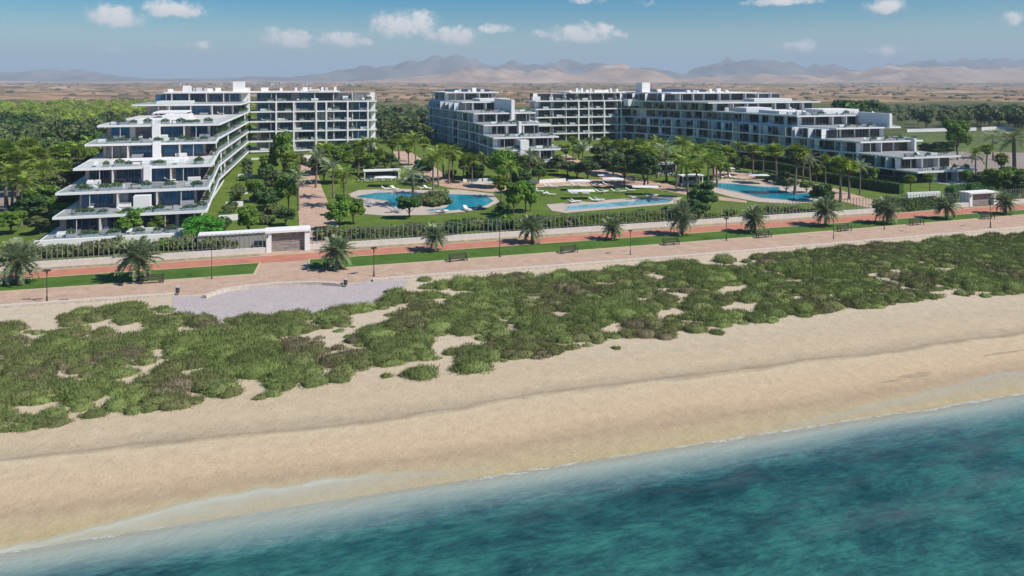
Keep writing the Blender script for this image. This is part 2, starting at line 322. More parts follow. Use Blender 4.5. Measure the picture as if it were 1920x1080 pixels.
def pool_mat():
    m, t, o = material('pool_water'); g = coords(t, 'World')
    f = noise_n(t, g, 0.10, 3, 0.5); c = ramp(t, f, [(0.3, (0.008, 0.20, 0.30)), (0.6, (0.012, 0.32, 0.42)), (0.85, (0.08, 0.50, 0.58))])
    p = N(t, 'ShaderNodeBsdfPrincipled'); t.links.new(c, p.inputs[0]); p.inputs['Roughness'].default_value = 0.08; p.inputs['IOR'].default_value = 1.33
    b = N(t, 'ShaderNodeBump', i0=0.25, i1=0.05); t.links.new(noise_n(t, g, 2.5, 4, 0.6), b.inputs['Height']); t.links.new(b.outputs[0], p.inputs['Normal'])
    t.links.new(p.outputs[0], o.inputs[0]); return m
POOL = pool_mat()
def lap_mat():
    m, t, o = material('lap_pool_water'); g = coords(t, 'World')
    f = noise_n(t, g, 0.5, 4, 0.6); c = ramp(t, f, [(0.35, (0.10, 0.36, 0.46)), (0.6, (0.28, 0.58, 0.66)), (0.8, (0.45, 0.70, 0.74))])
    p = N(t, 'ShaderNodeBsdfPrincipled'); t.links.new(c, p.inputs[0]); p.inputs['Roughness'].default_value = 0.1
    b = N(t, 'ShaderNodeBump', i0=0.25, i1=0.05); t.links.new(noise_n(t, g, 2.5, 4, 0.6), b.inputs['Height']); t.links.new(b.outputs[0], p.inputs['Normal'])
    t.links.new(p.outputs[0], o.inputs[0]); return m
LAP = lap_mat()
def plain_mat():
    m, t, o = material('dry_plain_soil'); g = coords(t, 'World')
    sp = N(t, 'ShaderNodeSeparateXYZ'); t.links.new(g, sp.inputs[0])
    f = noise_n(t, g, 0.006, 8, 0.62, 0.5); f2 = noise_n(t, g, 0.045, 8, 0.78); f3 = noise_n(t, g, 0.0018, 4, 0.5)
    far = ramp(t, f, [(0.34, (0.11, 0.095, 0.055)), (0.43, (0.22, 0.16, 0.10)), (0.50, (0.38, 0.25, 0.155)), (0.58, (0.46, 0.31, 0.20)), (0.68, (0.62, 0.47, 0.34))])
    far = MIX(t, 1.0, far, ramp(t, f2, [(0.38, (0.32, 0.34, 0.3)), (0.48, (0.85, 0.85, 0.85)), (0.62, (1.35, 1.28, 1.2))]), 'MULTIPLY')
    far = MIX(t, M(t, 'MULTIPLY', M(t, 'GREATER_THAN', f3, 0.54), 0.35), far, (0.16, 0.16, 0.09))
    vd = N(t, 'ShaderNodeTexVoronoi', i2=0.03); t.links.new(g, vd.inputs[0]); far = MIX(t, M(t, 'MULTIPLY', M(t, 'LESS_THAN', vd.outputs['Distance'], M(t, 'MULTIPLY', f, 0.75)), 0.55), far, (0.075, 0.08, 0.04))
    near = ramp(t, f2, [(0.3, (0.06, 0.085, 0.025)), (0.5, (0.11, 0.13, 0.04)), (0.7, (0.19, 0.18, 0.07))])
    mr = N(t, 'ShaderNodeMapRange', i1=620.0, i2=900.0); t.links.new(M(t, 'ADD', sp.outputs[1], M(t, 'MULTIPLY', f, 300)), mr.inputs[0])
    c = MIX(t, mr.outputs[0], near, far)
    p = N(t, 'ShaderNodeBsdfDiffuse'); t.links.new(c, p.inputs[0]); t.links.new(p.outputs[0], o.inputs[0]); return m
PLAIN = plain_mat()
WILD = grass_mat('wild_ground', (0.06, 0.08, 0.025), (0.11, 0.12, 0.045), (0.22, 0.19, 0.11), 0.5)
def mount_mat(name, a, b, c3):
    m, t, o = material(name); g = coords(t, 'World')
    f = noise_n(t, g, 0.0035, 8, 0.65, 0.6); c = ramp(t, f, [(0.32, a), (0.5, b), (0.7, c3)])
    p = N(t, 'ShaderNodeBsdfDiffuse'); t.links.new(c, p.inputs[0]); t.links.new(p.outputs[0], o.inputs[0]); return m
HILLM = mount_mat('dry_hill_rock', (0.22, 0.145, 0.095), (0.44, 0.295, 0.195), (0.62, 0.45, 0.32))
MOUNTM = mount_mat('mountain_rock', (0.12, 0.12, 0.10), (0.22, 0.19, 0.15), (0.34, 0.27, 0.21))

# ------------------------------------------------------------------ mesh helpers
class MB:
    def __init__(s): s.v = []; s.f = []; s.m = []
    def quad(s, a, b, c, d, mi=0): i = len(s.v); s.v += [a, b, c, d]; s.f.append((i, i+1, i+2, i+3)); s.m.append(mi)
    def tri(s, a, b, c, mi=0): i = len(s.v); s.v += [a, b, c]; s.f.append((i, i+1, i+2)); s.m.append(mi)
    def box(s, x0, x1, y0, y1, z0, z1, mi=0):
        i = len(s.v); s.v += [(x0,y0,z0),(x1,y0,z0),(x1,y1,z0),(x0,y1,z0),(x0,y0,z1),(x1,y0,z1),(x1,y1,z1),(x0,y1,z1)]
        for f in ((0,3,2,1),(4,5,6,7),(0,1,5,4),(1,2,6,5),(2,3,7,6),(3,0,4,7)): s.f.append(tuple(i+k for k in f)); s.m.append(mi)
        return s
    def prism(s, poly, z0, z1, mi=0):
        n = len(poly); i = len(s.v)
        a = sum(poly[k][0]*poly[(k+1)%n][1]-poly[(k+1)%n][0]*poly[k][1] for k in range(n))
        if a < 0: poly = poly[::-1]
        s.v += [(x, y, z0) for x, y in poly]+[(x, y, z1) for x, y in poly]
        s.f.append(tuple(range(i+n-1, i-1, -1))); s.f.append(tuple(range(i+n, i+2*n))); s.m += [mi, mi]
        for k in range(n): j = (k+1) % n; s.f.append((i+k, i+j, i+n+j, i+n+k)); s.m.append(mi)
        return s
    def tube(s, pts, rad, sides=6, mi=0, cap=True):
        i0 = len(s.v)
        for k, p in enumerate(pts):
            p = Vector(p); a = Vector(pts[max(0, k-1)]); b = Vector(pts[min(len(pts)-1, k+1)])
            q = (b-a).to_track_quat('Z', 'Y'); r = rad[k] if isinstance(rad, (list, tuple)) else rad
            for j in range(sides):
                an = 2*math.pi*j/sides; s.v.append(tuple(p+q@Vector((r*math.cos(an), r*math.sin(an), 0))))
        for k in range(len(pts)-1):
            for j in range(sides):
                j2 = (j+1) % sides; a = i0+k*sides; b = a+sides
                s.f.append((a+j, a+j2, b+j2, b+j)); s.m.append(mi)
        if cap:
            s.f.append(tuple(i0+(len(pts)-1)*sides+j for j in range(sides))); s.m.append(mi)
            s.f.append(tuple(i0+sides-1-j for j in range(sides))); s.m.append(mi)
        return s
    def mesh(s, name, mats, smooth=False):
        me = bpy.data.meshes.new(name); me.from_pydata(s.v, [], s.f)
        for m in (mats if isinstance(mats, (list, tuple)) else [mats]): me.materials.append(m)
        if any(s.m): me.polygons.foreach_set('material_index', s.m)
        if smooth: me.polygons.foreach_set('use_smooth', [True]*len(s.f))
        me.update(); return me
def link(name, data, parent=None, loc=(0, 0, 0), rz=0.0, sc=(1, 1, 1), rot=None):
    o = bpy.data.objects.new(name, data); C.objects.link(o)
    if parent is not None: o.parent = parent
    o.location = loc; o.rotation_euler = rot if rot else (0, 0, rz); o.scale = sc
    return o
def tag(o, label=None, cat=None, group=None, kind=None):
    if label: o['label'] = label
    if cat: o['category'] = cat
    if group: o['group'] = group
    if kind: o['kind'] = kind
    return o
def struct(name, mb, mat, smooth=False):
    o = link(name, mb.mesh(name, mat, smooth)); o['kind'] = 'structure'; return o
def copy_thing(root, loc, rz=0.0, sc=None, label=None, group=None):
    r = root.copy(); C.objects.link(r); r.location = loc; r.rotation_euler = (0, 0, rz)
    if sc: r.scale = sc if isinstance(sc, tuple) else (sc, sc, sc)
    if label: r['label'] = label
    if group: r['group'] = group
    for ch in list(root.children):
        c = ch.copy(); C.objects.link(c); c.parent = r
        for g in ch.children:
            d = g.copy(); C.objects.link(d); d.parent = c
    return r

# sheets laid over the ground: triangulated, cut at the ground's break lines and lifted by off
def sheet(name, poly, mat, off, thick=0.0, kind='structure', parent=None, extra=()):
    bm = bmesh.new(); vs = [bm.verts.new((x, y, 0)) for x, y in poly]
    f = bm.faces.new(vs); bmesh.ops.triangulate(bm, faces=[f])
    ys = [p[1] for p in poly]
    for (b, _) in list(ZB)+[(e, 0) for e in extra]:
        if min(ys) < b < max(ys):
            bmesh.ops.bisect_plane(bm, geom=bm.verts[:]+bm.edges[:]+bm.faces[:], plane_co=(0, b, 0), plane_no=(0, 1, 0))
    bmesh.ops.recalc_face_normals(bm, faces=bm.faces)
    if bm.faces and sum(f.normal.z for f in bm.faces) < 0: bmesh.ops.reverse_faces(bm, faces=bm.faces)
    if thick:
        ret = bmesh.ops.extrude_face_region(bm, geom=bm.faces[:])
        top = [e for e in ret['geom'] if isinstance(e, bmesh.types.BMVert)]
        ts = set(top)
        for v in bm.verts: v.co.z = zg(v.co.y)+(off if v in ts else off-thick)
    else:
        for v in bm.verts: v.co.z = zg(v.co.y)+off
    me = bpy.data.meshes.new(name); bm.to_mesh(me); bm.free(); me.materials.append(mat)
    o = link(name, me, parent)
    if kind: o['kind'] = kind
    return o
def PX(pts): return [G2(*p) for p in pts]

# ================================================================== SETTING
mb = MB()
us = [-900, -200, 0, 200, 400, 1200]
vs_ = sorted([b for b, _ in ZB[:-1]]+[121, 600])
g0 = MB(); g1 = MB()
for i in range(len(us)-1):
    for j in range(len(vs_)-1):
        a, b, c, d = us[i], us[i+1], vs_[j], vs_[j+1]
        (g1 if c >= 121 else g0).quad((a, c, zg(c)), (b, c, zg(c)), (b, d, zg(d)), (a, d, zg(d)))
struct('beach', g0, SAND); struct('ground', g1, WILD)
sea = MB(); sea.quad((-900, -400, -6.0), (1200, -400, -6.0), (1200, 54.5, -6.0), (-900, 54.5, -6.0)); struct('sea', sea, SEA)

# the dry plain, as one relief sheet out to the mountains
def grid_obj(name, xs, ys, fn, mat, smooth=True):
    nx, ny = len(xs), len(ys); co = np.zeros((ny, nx, 3))
    for j, y in enumerate(ys):
        for i, x in enumerate(xs): co[j, i] = (x, y, fn(x, y))
    idx = np.arange(nx*ny).reshape(ny, nx)
    q = np.stack([idx[:-1, :-1], idx[:-1, 1:], idx[1:, 1:], idx[1:, :-1]], -1).reshape(-1, 4)
    me = bpy.data.meshes.new(name); me.from_pydata(co.reshape(-1, 3).tolist(), [], q.tolist()); me.materials.append(mat)
    me.polygons.foreach_set('use_smooth', [smooth]*len(q)); me.update()
    o = link(name, me); o['kind'] = 'structure'; return o
def plain_h(x, y):
    k = min(1, max(0, (y-650)/700))
    n = noise.fractal(Vector((x*0.0035, y*0.0045, 3.1)), 0.9, 2.1, 5)
    r = 1-abs(noise.noise(Vector((x*0.006, y*0.006, 8.0))))
    q = min(1, max(0, (y-1100)/1500)); rg = noise.ridged_multi_fractal(Vector((x*0.0042, y*0.0042, 2.0)), 1.0, 2.1, 5, 1.0, 2.0)
    return -0.62+k*(8.0*n+5.0*r-2.5)*(0.4+y/9000)+q*(rg*7.0-6.0)
ys = [600.0]+list(np.linspace(640, 3000, 120))+list(np.linspace(3050, 9000, 40))
struct_plain = grid_obj('plain', list(np.linspace(-7000, 9000, 260)), ys, plain_h, PLAIN)

# mountains: height profile over the camera-aligned sideways axis
def mk_range(name, Y0, depth, prof, mat, seed, nx, ny, rough, kbase=0.35):
    xs = np.linspace(-1700, 1700+1920, nx)
    co = []
    for j in range(ny):
        t = j/(ny-1); Yd = Y0+depth*t
        for i in range(nx):
            px = xs[i]; X = (px-960)/F*Y0; h = (HY-np.interp(px, prof[0], prof[1]))/F*(Y0+depth*0.5)+HC+2
            env = math.sin(math.pi*min(1, t*1.0))**0.8
            P = Vector((X*0.0022, Yd*0.0022, seed))
            rg = noise.ridged_multi_fractal(P, 0.9, 2.2, 6, 1.0, 2.0)*0.5
            z = -8+(h+8)*env*(1-rough+rough*rg*1.15)
            u, v = X*CA+Yd*SA, -X*SA+Yd*CA
            co.append((u, v, max(-8, z)))
    idx = np.arange(nx*ny).reshape(ny, nx); q = np.stack([idx[:-1, :-1], idx[:-1, 1:], idx[1:, 1:], idx[1:, :-1]], -1).reshape(-1, 4)
    me = bpy.data.meshes.new(name); me.from_pydata(co, [], q.tolist()); me.materials.append(mat)
    me.polygons.foreach_set('use_smooth', [True]*len(q)); me.update(); o = link(name, me); o['kind'] = 'structure'
prof_back = ([-1700, 0, 60, 120, 200, 300, 450, 540, 600, 650, 700, 760, 800, 840, 900, 960, 1020, 1080, 1150, 1220, 1290, 1330, 1380, 1430, 1480, 1530, 1580, 1620, 1670, 1710, 1760, 1810, 1870, 1920, 3600],
             [122, 128, 136, 145, 148, 146, 142, 136, 128, 118, 112, 106, 101, 100, 106, 112, 117, 110, 117, 120, 124, 131, 119, 107, 101, 104, 118, 112, 124, 127, 119, 115, 109, 107, 108])
prof_mid = ([-1700, 0, 300, 600, 700, 780, 850, 930, 980, 1040, 1100, 1160, 1210, 1260, 1310, 1380, 1500, 1600, 1680, 1760, 1850, 1920, 3600],
            [151, 152, 152, 151, 147, 140, 126, 118, 134, 128, 138, 120, 116, 128, 148, 143, 135, 140, 131, 122, 126, 122, 120])
mk_range('mountains', 6200, 2000, prof_back, MOUNTM, 5.3, 420, 34, 0.8)
mk_range('hills', 4300, 1300, prof_mid, HILLM, 9.7, 420, 30, 0.9)

# promenade strips --------------------------------------------------
def ln(*pts):
    P_ = [G2(*p) for p in pts]; co = np.polyfit([p[0] for p in P_], [p[1] for p in P_], 2); lo_, hi_ = P_[0][0], P_[-1][0]
    f = lambda u: float(np.polyval(co, u)); d = lambda u: 2*co[0]*u+co[1]
    return lambda u: f(u) if lo_ <= u <= hi_ else (f(lo_)+d(lo_)*(u-lo_) if u < lo_ else f(hi_)+d(hi_)*(u-hi_))
L_out = ln((0, 577), (960, 507), (1920, 428)); L_g0 = ln((0, 548), (960, 480), (1920, 403)); L_g1 = ln((0, 527), (480, 493), (960, 462), (1920, 394))
L_r1 = ln((0, 513), (480, 482), (960, 449), (1920, 384)); L_w = ln((0, 506), (499, 476), (960, 443.5), (1392, 415), (1827, 387))
U0, U1 = -150, 260
def strip(name, lo, hi, mat, off, u0=U0, u1=U1, thick=0.0, e0=None, e1=None):
    ea, eb = (u0 if e0 is None else e0), (u1 if e1 is None else e1)
    p = [(u0+(u1-u0)*k/24, lo(u0+(u1-u0)*k/24)) for k in range(25)]+[(eb+(ea-eb)*k/24, hi(eb+(ea-eb)*k/24)) for k in range(25)]
    return sheet(name, p, mat, off, thick)
strip('pavement', L_out, L_w, PROM, 0.02)
strip('cycle_path', L_g1, L_r1, TRACK, 0.04)
ug = G2(487, 497)[0]; ug0 = G2(476, 516)[0]; uh = G2(580, 489)[0]; uh0 = G2(578, 506)[0]
gs1 = strip('grass_verge', L_g0, L_g1, GRASS_S, 0.07, U0, ug0, 0.06, None, ug)
gs2 = strip('grass_verge', L_g0, L_g1, GRASS_S, 0.07, uh0, U1, 0.06, uh, None)
def kerb(name, pts, w_, h_, mat, off=0.0, closed=False, kind='structure', label=None, cat=None, parent=None):
    m = MB(); n = len(pts)
    for k in range(n if closed else n-1):
        a = Vector(pts[k]); b = Vector(pts[(k+1) % n]); d = (b-a).normalized(); q = Vector((-d.y, d.x))*w_/2; a2 = a-d*0.004; b2 = b+d*0.0
        za, zb = zg(a.y)+off, zg(b.y)+off
        i = len(m.v); P = [a2-q, b2-q, b2+q, a2+q]; Z = [za, zb, zb, za]
        m.v += [(p.x, p.y, z-0.1) for p, z in zip(P, Z)]+[(p.x, p.y, z+h_) for p, z in zip(P, Z)]
        for f in ((0,3,2,1),(4,5,6,7),(0,1,5,4),(1,2,6,5),(2,3,7,6),(3,0,4,7)): m.f.append(tuple(i+z for z in f)); m.m.append(0)
    o = link(name, m.mesh(name, mat), parent)
    if kind: o['kind'] = kind
    if label: tag(o, label, cat)
    return o
def along(L, a, b, n=24, d=0.0): return [(a+(b-a)*k/n, L(a+(b-a)*k/n)+d) for k in range(n+1)]
kerb('kerb', along(L_g0, U0, ug0), 0.22, 0.13, EDGE); kerb('kerb', along(L_g0, uh0, U1), 0.22, 0.13, EDGE)
kerb('kerb', [(ug0, L_g0(ug0)), (ug, L_g1(ug))], 0.22, 0.13, EDGE); kerb('kerb', [(uh0, L_g0(uh0)), (uh, L_g1(uh))], 0.22, 0.13, EDGE)
kerb('kerb', along(L_g1, U0, ug), 0.16, 0.10, EDGE); kerb('kerb', along(L_g1, uh, U1), 0.16, 0.10, EDGE)
kerb('kerb', along(L_r1, U0, U1, 24), 0.14, 0.05, EDGE)
def wash_mat():
    m, t, o = material('foam_wash_film'); g = coords(t, 'World'); p = N(t, 'ShaderNodeBsdfPrincipled'); p.inputs[0].default_value = (0.62, 0.63, 0.52, 1); p.inputs['Roughness'].default_value = 0.35
    mp = N(t, 'ShaderNodeMapping'); mp.inputs[3].default_value = (0.3, 1, 1); t.links.new(g, mp.inputs[0])
    at = N(t, 'ShaderNodeAttribute', attribute_name='fade')
    f = M(t, 'MULTIPLY', at.outputs['Fac'], M(t, 'ADD', M(t, 'MULTIPLY', noise_n(t, mp.outputs[0], 1.2, 5, 0.6), 0.9), 0.25))
    t.links.new(f, p.inputs['Alpha']); t.links.new(p.outputs[0], o.inputs[0]); return m
WASH = wash_mat()
def wash(top, bot, amt, both):
    n = 60; V = []; A_ = []; Fc = []
    for i in range(n+1):
        t_ = i/n; x = top[0][0]+(top[-1][0]-top[0][0])*t_
        yt = np.interp(x, [q[0] for q in top], [q[1] for q in top]); yb = np.interp(x, [q[0] for q in bot], [q[1] for q in bot])
        wv = .35*noise.noise(Vector((x*.02, 3.3, 0)))+.15*noise.noise(Vector((x*.09, 1.3, 0)))
        for j in range(7):
            u, v, Y = G(x, yt+(yb-yt)*j/6); e = min(1, 4*t_ if not both[0] else 1, 4*(1-t_) if not both[1] else 1)
            V.append((u, v+wv*(1-j/6), zg(v+wv*(1-j/6))+.02)); A_.append(amt*e*(0, 1, .72, .55, .45, .4, 0.25)[j])
    for i in range(n):
        for j in range(6): a = i*7+j; Fc.append((a+1, a+8, a+7, a))
    me = bpy.data.meshes.new('foam_wash'); me.from_pydata(V, [], Fc); at = me.attributes.new('fade', 'FLOAT', 'POINT'); at.data.foreach_set('value', A_); me.materials.append(WASH); me.update()
    link('foam_wash', me)['kind'] = 'structure'
wash([(-420, 1110), (0, 1024), (100, 1002), (200, 979), (350, 937), (500, 911), (650, 892), (830, 878), (960, 872)], [(-420, 1180), (0, 1085), (100, 1062), (200, 1035), (350, 1000), (500, 965), (650, 938), (830, 908), (960, 890)], .95, (True, False))
wash([(1300, 832), (1450, 800), (1585, 768), (1710, 739), (1810, 711), (1920, 688), (2300, 610)], [(1300, 838), (1450, 815), (1585, 786), (1710, 762), (1810, 745), (1920, 728), (2300, 650)], .55, (False, True))
STAIN = simple('damp_sand_stain', alb(178, 158, 130, .85), .85, .15, 1.5)
for px_, py_, a_, b_ in ((1720, 703, 2.2, .5), (1675, 714, 1.6, .22), (1880, 662, 3.2, .18)):
    u_, v_ = G2(px_, py_); rs_ = random.Random(int(px_)); sheet('damp_patch', [(u_+a_*math.cos(t_*.42)*rs_.uniform(.7, 1.1), v_+b_*math.sin(t_*.42)*rs_.uniform(.6, 1.1)+.12*a_*.1*math.cos(t_*.42)) for t_ in range(15)], STAIN, .012)
# planted earth strip between cycle path and the white wall
strip('grass_verge', lambda u: L_r1(u)+0.5, lambda u: L_w(u)-0.35, simple('dry_strip_grass', (0.30, 0.27, 0.16), 0.9, 0.4, 1.2), 0.035, U0, G2(500, 477)[0]-1)
strip('grass_verge', lambda u: L_r1(u)+0.5, lambda u: L_w(u)-0.35, MATS['dry_strip_grass'], 0.035, G2(590, 470)[0], U1)
# low sea walls made of laid blocks
def block_wall(name, pts, label, blk=1.5, w_=0.75, h_=0.34):
    root = link(name, None, None, (pts[0][0], pts[0][1], zg(pts[0][1]))); tag(root, label, 'low wall')
    bmesh_ = MB().box(-0.5, 0.5, -0.5, 0.5, -0.3, 1).mesh('block', CREAM)
    n = 0
    for (a, b) in zip(pts, pts[1:]):
        a, b = Vector(a), Vector(b); L = (b-a).length; k = max(1, round(L/blk)); d = (b-a)/k; an = math.atan2(d.y, d.x)
        for i in range(k):
            c = a+d*(i+0.5)
            link('block', bmesh_, root, (c.x-root.location.x, c.y-root.location.y, zg(c.y)-root.location.z), an, (d.length-0.03, w_*R.uniform(.97, 1.03), h_*R.uniform(.94, 1.06))); n += 1
    return root
block_wall('sea_wall', [(u, L_out(u)-0.2) for u in (-76, -60, -45, G2(327, 553)[0])], 'low cream stone edging wall at the left end of the promenade')
block_wall('sea_wall', [(u, L_out(u)-0.2) for u in np.linspace(G2(697, 523)[0], 190, 8)], 'long low cream stone edging wall between promenade and dune scrub', 2.2)
arc = PX([(383, 560), (402, 552), (430, 545), (470, 540), (520, 536), (565, 534), (605, 534), (643, 537)])
block_wall('sea_wall', arc, 'curved low cream stone wall round the grey cobbled lookout', 0.9, 0.6, 0.42)
sheet('cobbled_lookout', PX([(325, 556), (345, 556), (383, 556), (430, 543), (520, 534), (605, 532), (650, 536), (697, 525), (770, 520), (745, 560), (650, 590), (540, 600), (420, 612), (320, 585)]), COBBLE, 0.035, extra=())

# garden -------------------------------------------------------------
sheet('lawn', [(-46, 121.5), (215, 124), (215, 300), (-46, 300)], GRASS, 0.03, extra=())
sheet('garden_path', PX([(549, 299), (585, 299), (600, 340), (612, 372), (626, 408), (645, 440), (655, 466), (500, 472), (560, 436), (561, 415), (556, 350)]), GPATH, 0.06)
sheet('garden_path', PX([(735, 284), (765, 284), (812, 312), (850, 338), (935, 347), (1000, 338), (1060, 333), (1160, 338), (1240, 349), (1240, 353), (1160, 351), (1060, 349), (1000, 352), (935, 362), (840, 352), (790, 336), (755, 312)]), GPATH, 0.06)
sheet('garden_path', PX([(1048, 292), (1064, 290), (1110, 312), (1180, 330), (1250, 345), (1330, 366), (1400, 377), (1400, 381), (1330, 374), (1240, 357), (1160, 341), (1100, 325)]), GPATH, 0.07)
sheet('garden_path', PX([(1335, 316), (1400, 322), (1480, 335), (1560, 352), (1625, 372), (1690, 388), (1640, 393), (1570, 376), (1500, 352), (1420, 338), (1335, 330)]), GPATH, 0.075)
d1 = PX([(632, 374), (650, 366), (672, 357), (740, 354), (800, 357), (860, 356), (925, 364), (936, 379), (915, 390), (870, 398), (800, 404), (720, 405), (668, 401), (655, 390), (650, 382)])
p1 = PX([(668, 368), (704, 362), (740, 361), (790, 363), (845, 365), (890, 366), (915, 370), (927, 378), (912, 387), (880, 393), (840, 397), (802, 397), (800, 394), (832, 391), (842, 384), (838, 375), (805, 370), (772, 372), (754, 380), (752, 392), (738, 390), (726, 378), (700, 374), (669, 371)])
d2 = PX([(1024, 384), (1060, 381), (1255, 367), (1280, 371), (1262, 383), (1190, 389), (1060, 400), (1035, 396)])
p2 = PX([(1062, 387), (1256, 372), (1264, 375), (1256, 381), (1180, 387), (1060, 396)])
d3 = PX([(1325, 338), (1340, 334), (1400, 338), (1470, 343), (1520, 352), (1545, 366), (1530, 380), (1480, 383), (1420, 379), (1375, 371), (1335, 360)])
p3 = PX([(1338, 344), (1380, 346), (1430, 351), (1462, 351), (1464, 360), (1493, 364), (1522, 362), (1526, 370), (1513, 377), (1488, 377), (1455, 374), (1427, 372), (1410, 368), (1380, 360), (1340, 352)])
for nm, d, p, mat, lab in (('left', d1, p1, POOL, 'lagoon shaped turquoise pool with planted island beside the wide path'),
                           ('mid', d2, p2, LAP, 'long pale blue lap pool along the sunbathing lawn'),
                           ('right', d3, p3, POOL, 'curved turquoise pool in front of the right hand building')):
    sheet('pool_deck', d, DECK, 0.09)
    root = link('swimming_pool', None, None, (p[0][0], p[0][1], zg(p[0][1]))); tag(root, lab, 'swimming pool')
    wsh = sheet('water', p, mat, 0.115, kind=None); wsh.parent = root; wsh.location = tuple(-x for x in root.location)
    kb = kerb('coping', p, 0.35, 0.16, DECK, 0.0, True, kind=None, parent=root); kb.location = tuple(-x for x in root.location)

# right side field, car park, low walls; left road
sheet('field', PX([(1690, 250), (2050, 246), (2050, 288), (1690, 285)]), FIELD, 0.05)
sheet('car_park', PX([(1760, 284), (2020, 288), (2020, 334), (1790, 330)]), PARKM, 0.06)
sheet('road', PX([(-60, 395), (60, 395), (110, 345), (118, 330), (60, 330), (-60, 345)]), PARKM, 0.055)
sheet('lawn', PX([(60, 400), (60, 470), (-80, 480), (-80, 400)]), GRASS, 0.04)
def wallthing(pts, label, w_=0.3, h_=1.0, mat=WHITE, name='garden_wall'):
    o = kerb(name, pts, w_, h_, mat, kind=None); tag(o, label, 'wall'); return o
wallthing(PX([(1700, 248), (1780, 246), (1830, 245)]), 'low white boundary wall across the far side of the green field', 0.4, 1.4)
wallthing(PX([(1840, 245), (1900, 243)]), 'short white boundary wall by the big trees at the right edge', 0.4, 1.6)
wallthing(PX([(545, 299), (555, 299)]), 'short white garden wall at the left of the path head', 0.4, 1.3)
wallthing(PX([(563, 299), (600, 297)]), 'white garden wall closing the far end of the wide path', 0.4, 1.3)
wallthing(PX([(690, 296), (708, 295)]), 'small white wall beneath the back left building', 0.4, 1.6)
wallthing(PX([(462, 300), (495, 299)]), 'low white edging wall across the far left lawn', 0.3, 0.5)
wallthing(PX([(1086, 282), (1118, 281)]), 'cream wall in front of the back middle building', 0.4, 1.3)
wallthing(PX([(1146, 281), (1176, 280)]), 'cream wall right of the palms before the back middle building', 0.4, 1.5)
wallthing(PX([(868, 341), (922, 339)]), 'white planter wall behind the lagoon pool', 0.6, 0.7)
wallthing(PX([(880, 345), (925, 344)]), 'lower white bench wall behind the lagoon pool', 0.6, 0.5)
wallthing(PX([(992, 345), (1060, 341)]), 'white base wall at the foot of the middle building', 0.5, 0.9)

# left forest understory and far woods -------------------------------
# ================================================================== PLANT PROTOTYPES
def leaf_cloud(mb, blobs, n, size, rs, mi=0, flat=0.75):
    vol = [b[3]**2 for b in blobs]; tot = sum(vol)
    for b, vv in zip(blobs, vol):
        k = int(n*vv/tot)
        for _ in range(k):
            d = Vector((rs.gauss(0, 1), rs.gauss(0, 1), rs.gauss(0.15, 1))).normalized()
            rr = b[3]*(1-abs(rs.gauss(0, 0.16)))*(0.9+0.25*rs.random())
            p = Vector((b[0]+d.x*rr, b[1]+d.y*rr, b[2]+d.z*rr*flat))
            nrm = (d+Vector((rs.gauss(0, .55), rs.gauss(0, .55), rs.gauss(0.2, .55)))).normalized()
            q = nrm.to_track_quat('Z', 'Y'); a = rs.random()*6.28; s = size*rs.uniform(0.6, 1.35)
            x = q@Vector((math.cos(a), math.sin(a), 0))*s; y = q@Vector((-math.sin(a), math.cos(a), 0))*s*0.55
            mb.quad(tuple(p-x), tuple(p+y), tuple(p+x), tuple(p-y), mi)
def ico_into(mb, c, r, flat, rs, mi=0, sub=1):
    bm = bmesh.new(); bmesh.ops.create_icosphere(bm, subdivisions=sub, radius=1)
    i = len(mb.v)
    for v in bm.verts:
        k = r*rs.uniform(0.85, 1.1); mb.v.append((c[0]+v.co.x*k, c[1]+v.co.y*k, c[2]+v.co.z*k*flat))
    for f in bm.faces: mb.f.append(tuple(i+v.index for v in f.verts)); mb.m.append(mi)
    bm.free()
# broadleaf tree of unit height 1 (metres are set by scaling): built at 7 m
def broadleaf(name, leaf, H=7.0, cr=2.6, trunkh=2.2, n=3200, seed=1, size=0.27, tall=0.85, lumps=13):
    rs = random.Random(seed); root = link(name, None)
    t = MB(); t.tube([(0, 0, -0.3), (0.05, 0, trunkh*0.5), (-0.05, 0.05, trunkh), (0.05, 0, trunkh+1.2)], [0.2, 0.15, 0.12, 0.07], 6)
    for k in range(6):
        a = k*1.05+rs.random(); r = cr*rs.uniform(0.4, 0.7); z = trunkh+rs.uniform(1.0, (H-trunkh)*0.7)
        t.tube([(0, 0, trunkh*rs.uniform(0.75, 1.0)), (math.cos(a)*r*.5, math.sin(a)*r*.5, (trunkh+z)/2), (math.cos(a)*r, math.sin(a)*r, z)], [0.09, 0.06, 0.03], 4)
    link('trunk', t.mesh('trunk', BARK), root)
    ch = (H-trunkh)/2; zc = trunkh+ch; blobs = [(0, 0, zc, cr*0.62)]
    for k in range(lumps):
        a = k*2.4+rs.random(); e = rs.uniform(-0.7, 1.0); r = cr*rs.uniform(.5, .78)*math.sqrt(max(0.1, 1-e*e*0.8))
        blobs.append((math.cos(a)*r, math.sin(a)*r, zc+e*ch*0.66, cr*rs.uniform(0.22, 0.42)))
    c = MB(); leaf_cloud(c, blobs, n, size, rs, 0, tall)
    for b in blobs: ico_into(c, b[:3], b[3]*0.66, tall, rs, 0)  # solid inner blobs added to stop light leaking through the crown
    link('crown', c.mesh('crown', leaf), root); return root
